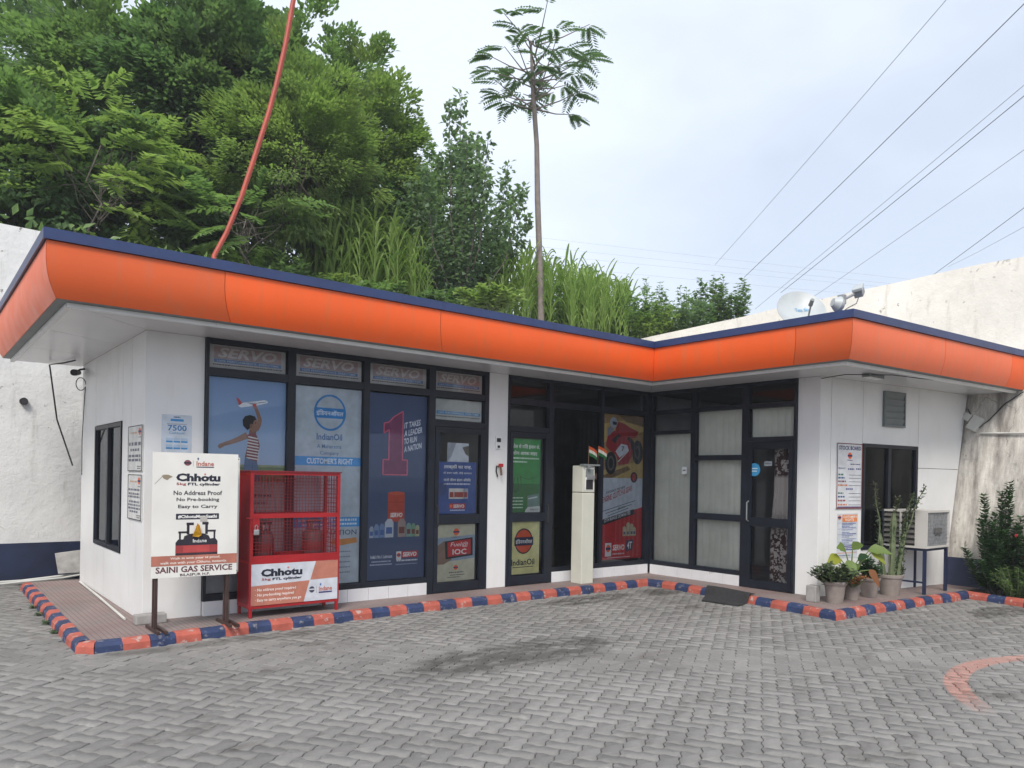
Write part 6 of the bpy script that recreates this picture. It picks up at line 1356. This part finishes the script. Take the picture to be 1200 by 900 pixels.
pot('small clay pot holding the dark green rosette plant', 8.68, -3.50, 0.150, 0.27, 2.0)
pot('widest clay pot holding the tall cactus', 9.13, -3.58, 0.185, 0.30, 2.9)
b = BM(); bevbox(b, 7.50, 7.62, -3.36, -3.22, PZ+0.001, PZ+0.22, 0.01); tag(obj('stone_block', b, 'concrete'), 'dark stone block behind the first clay pot', 'block')
# succulent
def succ(name, label, base_p, h, w, mat, seed, nst, per, ll, lw_, cat='plant', extra=None):
    t = shrub(name, label, base_p, h, w, mat, seed, nst, per, ll, 'plants in the clay pots', cat, lw_, 0.75, droop=0.05); return t
succ('succulent_plant', 'bushy grey green succulent spilling over its pot', (7.72, -3.50, PZ+0.24), 0.30, 0.62, 'leaf_succulent', 81, 46, 26, 0.060, 0.75)
succ('dry_plant', 'brown dried leaves hanging at the second pot', (8.10, -3.56, PZ+0.22), 0.16, 0.36, 'leaf_brown', 82, 16, 14, 0.06, 0.6)
succ('rosette_plant', 'dark green rosette plant in the third pot', (8.66, -3.50, PZ+0.24), 0.30, 0.30, 'leaf_gloss', 83, 16, 18, 0.11, 0.5)
t = thing('broad_leaf_plant', 'plant with large yellow green leaves in the second pot', 'plant', (8.22, -3.47, PZ+0.25), 0, 'plants in the clay pots'); rng = np.random.default_rng(5)
b = BM()
def big_leaf(p, d, L_, w, mat, sag=0.6, nm='leaf'):
    bb = BM(); p = np.array(p); d = np.array(d, float); d /= np.linalg.norm(d); nv_ = -F3*0.9+np.array([0, 0, 0.75]); s_ = np.cross(d, nv_); s_ = s_/max(1e-3, np.linalg.norm(s_)); prev = None
    for i in range(8):
        q = i/7; c = p+d*L_*q; c[2] -= sag*L_*q*q*0.6; ww = w/2*math.sin(math.pi*min(0.97, 0.06+q**0.8*0.94))**0.8; ed = 0.10*ww*math.sin(i*2.1)
        cur = [bb.verts.new(c+s_*ww+np.array([0, 0, 0.25*ww+ed])), bb.verts.new(c), bb.verts.new(c-s_*ww+np.array([0, 0, 0.25*ww-ed]))]
        if prev:
            for k in (0, 1): bb.faces.new((prev[k], prev[k+1], cur[k+1], cur[k]))
        prev = cur
    obj(nm, bb, mat, t, True)
R3 = np.array([CR[0], CR[1], 0]); F3 = np.array([CF[0], CF[1], 0])
for (dx, dz, ddx, ddz, L_, w, mm) in ((-0.16, 0.30, -0.9, 0.05, 0.24, 0.18, 'leaf_yellow'), (-0.10, 0.42, -0.6, 0.45, 0.22, 0.15, 'leaf_pale'), (0.00, 0.44, 0.35, 0.5, 0.20, 0.13, 'leaf_pale'), (0.22, 0.42, 0.85, 0.25, 0.30, 0.15, 'leaf_pale'), (0.26, 0.40, 0.8, -0.4, 0.20, 0.12, 'leaf_yellow'), (-0.02, 0.28, -0.15, -0.5, 0.24, 0.16, 'leaf_pale'), (0.08, 0.30, 0.25, 0.35, 0.2, 0.10, 'leaf_gloss'), (0.24, 0.16, 0.55, -0.8, 0.20, 0.12, 'leaf_brown')):
    e = R3*dx - F3*0.03; e[2] = dz; d = R3*ddx - F3*0.35; d[2] = ddz; tube(b, [(0, 0, -0.02), tuple(e*0.5+np.array([0, 0, 0.06])), tuple(e)], [0.012, 0.009, 0.006], 6, False); big_leaf(e, d, L_, w, mm)
obj('stems', b, 'leaf_pale', t, True)
# tall cactus
t = thing('cactus_plant', 'tall ridged cactus with thin leafy side stems in the last pot', 'plant', (9.13, -3.58, PZ+0.25), 0, 'plants in the clay pots'); rng = np.random.default_rng(6)
def ridged(b, pts, r):
    pts = [Vector(p) for p in pts]; rings = []
    for i, p in enumerate(pts):
        rr = r*(0.5 if i == len(pts)-1 else 0.9+0.1*math.sin(i*1.9)); rings.append([b.verts.new(p+Vector((math.cos(k*math.pi/5), math.sin(k*math.pi/5), 0))*rr*(1.0 if k % 2 else 0.55)) for k in range(10)])
    for a, c in zip(rings, rings[1:]):
        for k in range(10): b.faces.new((a[k], a[(k+1) % 10], c[(k+1) % 10], c[k]))
    b.faces.new(rings[-1])
m_ = mk('cactus_skin', (0.12, 0.15, 0.075), 0.6, var=0.3, scale=14)
for dx, h, lean, r in ((0.02, 0.95, 0.02, 0.048), (-0.08, 0.66, -0.08, 0.036), (0.10, 0.72, 0.10, 0.036)):
    bb = BM(); ridged(bb, [tuple(R3*(dx+lean*i/9)+np.array([0, 0, -0.02+h*i/9])) for i in range(10)], r); obj('stem', bb, 'cactus_skin', t)
for dx, h, lx in ((-0.14, 1.36, -0.10), (0.06, 1.30, 0.42), (0.16, 0.95, 0.05), (-0.02, 1.15, 0.12), (0.10, 1.22, 0.22)):
    bb = BM(); pts = [tuple(R3*(dx+lx*(i/8)**1.5+0.015*math.sin(i*1.7))+F3*0.02*math.sin(i)+np.array([0, 0, h*i/8])) for i in range(9)]; tube(bb, pts, [0.013-0.001*i for i in range(9)], 6); obj('side_stem', bb, 'cactus_skin', t)
P, D = [], []
for i in range(850):
    k = rng.integers(0, 5); dx, h, lx = ((-0.14, 1.36, -0.10), (0.06, 1.30, 0.42), (0.16, 0.95, 0.05), (-0.02, 1.15, 0.12), (0.10, 1.22, 0.22))[k]; q = rng.random() if k not in (3, 4) else 0.45+0.55*rng.random(); p = R3*(dx+lx*q**1.5); p[2] = h*q; P.append(p+rng.normal(size=3)*0.012); D.append(rng.normal(size=3)+np.array([0, 0, 0.4]))
leaves('foliage', np.array(P), np.array(D), 0.055, 0.026, 'leaf_succulent', t, rng, 0.4)
# ---- flowering bush and low bush in the planting bed
def whorl_bush(name, label, base_p, stems, mat, seed, ll, flowers=()):
    rng = np.random.default_rng(seed); t = thing(name, label, 'bush', tuple(base_p), 0, 'bushes in the planting bed'); b = BM(); P, D, Lg, R_ = [], [], [], []
    for dx, dy, h, w in stems:
        e = R3*dx+F3*dy; e[2] = h; s0 = R3*dx*0.25+F3*dy*0.25; m_ = R3*dx*0.8+F3*dy*0.8; m_[2] = h*0.45; pts = [s0*(1-q)**2+2*q*(1-q)*m_+q*q*e for q in np.linspace(0, 1, 7)]; tube(b, [tuple(p) for p in pts], [0.016-0.002*i for i in range(7)], 6, False); n = int(h/0.035)
        for i in range(n):
            q = 0.18+0.82*i/n; p = s0*(1-q)**2+2*q*(1-q)*m_+q*q*e
            for k in range(w):
                a = i*1.2+k*6.283/w+rng.normal()*0.2; dv = np.array([math.cos(a), math.sin(a), 0.45+rng.normal()*0.2]); P.append(p); D.append(dv); Lg.append(ll*(1.15-0.55*q)*rng.uniform(0.8, 1.2)); R_.append(np.clip(rng.random()*0.6+q*0.4, 0, 1))
    obj('stems', b, 'bark', t, True); Lg = np.array(Lg); leaves('foliage', np.array(P), np.array(D), Lg, Lg*0.48, mat, t, rng, 0.85, np.array(R_), 0.1)
    for dx, dy, z in flowers:
        bb = BM(); c = R3*dx+F3*dy; c[2] = z
        for k in range(6):
            a = k*math.pi/3; d = R3*math.cos(a)*0.03; d[2] += math.sin(a)*0.03; d2 = R3*math.cos(a+0.5)*0.022-F3*0.015; d2[2] += math.sin(a+0.5)*0.022; d3 = R3*math.cos(a-0.5)*0.022-F3*0.015; d3[2] += math.sin(a-0.5)*0.022
            bb.faces.new([bb.verts.new(c-F3*0.02), bb.verts.new(c+d2), bb.verts.new(c+d), bb.verts.new(c+d3)])
        stuff(obj('flower', bb, 'flower_red', t))
B0 = (10.85, -4.42, 0.05)
whorl_bush('flowering_bush', 'tall dark glossy bush with red flowers against the leaning wall', B0,
    [(-0.25, 0.05, 1.52, 6), (-0.33, 0.0, 1.15, 6), (-0.52, 0.05, 0.72, 6), (0.06, 0.1, 1.58, 6), (0.14, 0.05, 1.72, 6), (0.0, -0.05, 1.0, 7), (-0.12, -0.1, 0.85, 7), (0.22, 0.0, 1.05, 7), (-0.2, -0.12, 0.62, 7), (0.1, -0.15, 0.7, 7), (0.35, 0.1, 1.2, 6), (-0.38, -0.1, 0.55, 6), (0.28, -0.1, 0.8, 7), (-0.05, 0.1, 1.25, 6), (-0.15, 0.0, 1.1, 6), (0.03, -0.1, 0.5, 7)], 'leaf_gloss', 91, 0.15, ((0.08, -0.2, 0.92), (0.17, -0.22, 0.60), (0.33, -0.15, 0.95)))
whorl_bush('flowering_bush', 'second dark glossy bush at the right edge of the view', (10.72, -4.98, 0.05), [(0.0, 0, 1.55, 6), (0.15, 0, 1.3, 6), (-0.15, 0, 1.25, 6), (0.25, 0.1, 1.45, 6), (-0.28, 0, 0.95, 7), (0.05, -0.1, 0.9, 7), (0.3, -0.1, 1.0, 7), (-0.1, -0.1, 0.7, 7)], 'leaf_gloss', 92, 0.15, ((-0.1, -0.2, 0.85),))
shrub('low_bush', 'low pale green bush in front of the dark bushes', (10.62, -4.72, 0.05), 0.58, 0.75, 'leaf_mid', 93, 34, 70, 0.05, 'bushes in the planting bed', 'bush', 0.35)
shrub('low_bush', 'low pale green bush farther along the planting bed at the right edge', (10.5, -5.4, 0.05), 0.5, 0.8, 'leaf_mid', 94, 34, 70, 0.05, 'bushes in the planting bed', 'bush', 0.35)

# ---- weeds along the left kerb
for k, (x, y, w_) in enumerate(((-0.74, 1.55, 0.12), (-0.75, 0.95, 0.10), (-0.74, 2.1, 0.09), (-0.76, 0.35, 0.08))):
    shrub('weed_tuft', ['largest', 'second largest', 'farthest', 'nearest'][k]+' dark weed tuft at the foot of the left kerb', (x, y, 0), 0.045, w_, 'leaf_gloss', 200+k, 9, 9, 0.03, 'weeds at the left kerb', 'weed', 0.4)

# ================================================================== HAZE volume, added to veil and lighten the foliage
b = BM(); box(b, -70, 110, -70, 110, -1.3, 24.0)
m = bpy.data.materials.new('haze'); m.use_nodes = True; m.node_tree.nodes.clear(); MAT['haze'] = m
vo = m.node_tree.nodes.new('ShaderNodeVolumePrincipled'); mo = m.node_tree.nodes.new('ShaderNodeOutputMaterial'); m.node_tree.links.new(vo.outputs[0], mo.inputs['Volume'])
vo.inputs['Color'].default_value = (0.92, 0.95, 1.0, 1); vo.inputs['Density'].default_value = 0.0014; vo.inputs['Anisotropy'].default_value = 0.0
hz_o = stuff(obj('haze', b, 'haze')); hz_o['label'] = 'thin pale haze added over the whole place to veil the trees'; hz_o['category'] = 'haze'
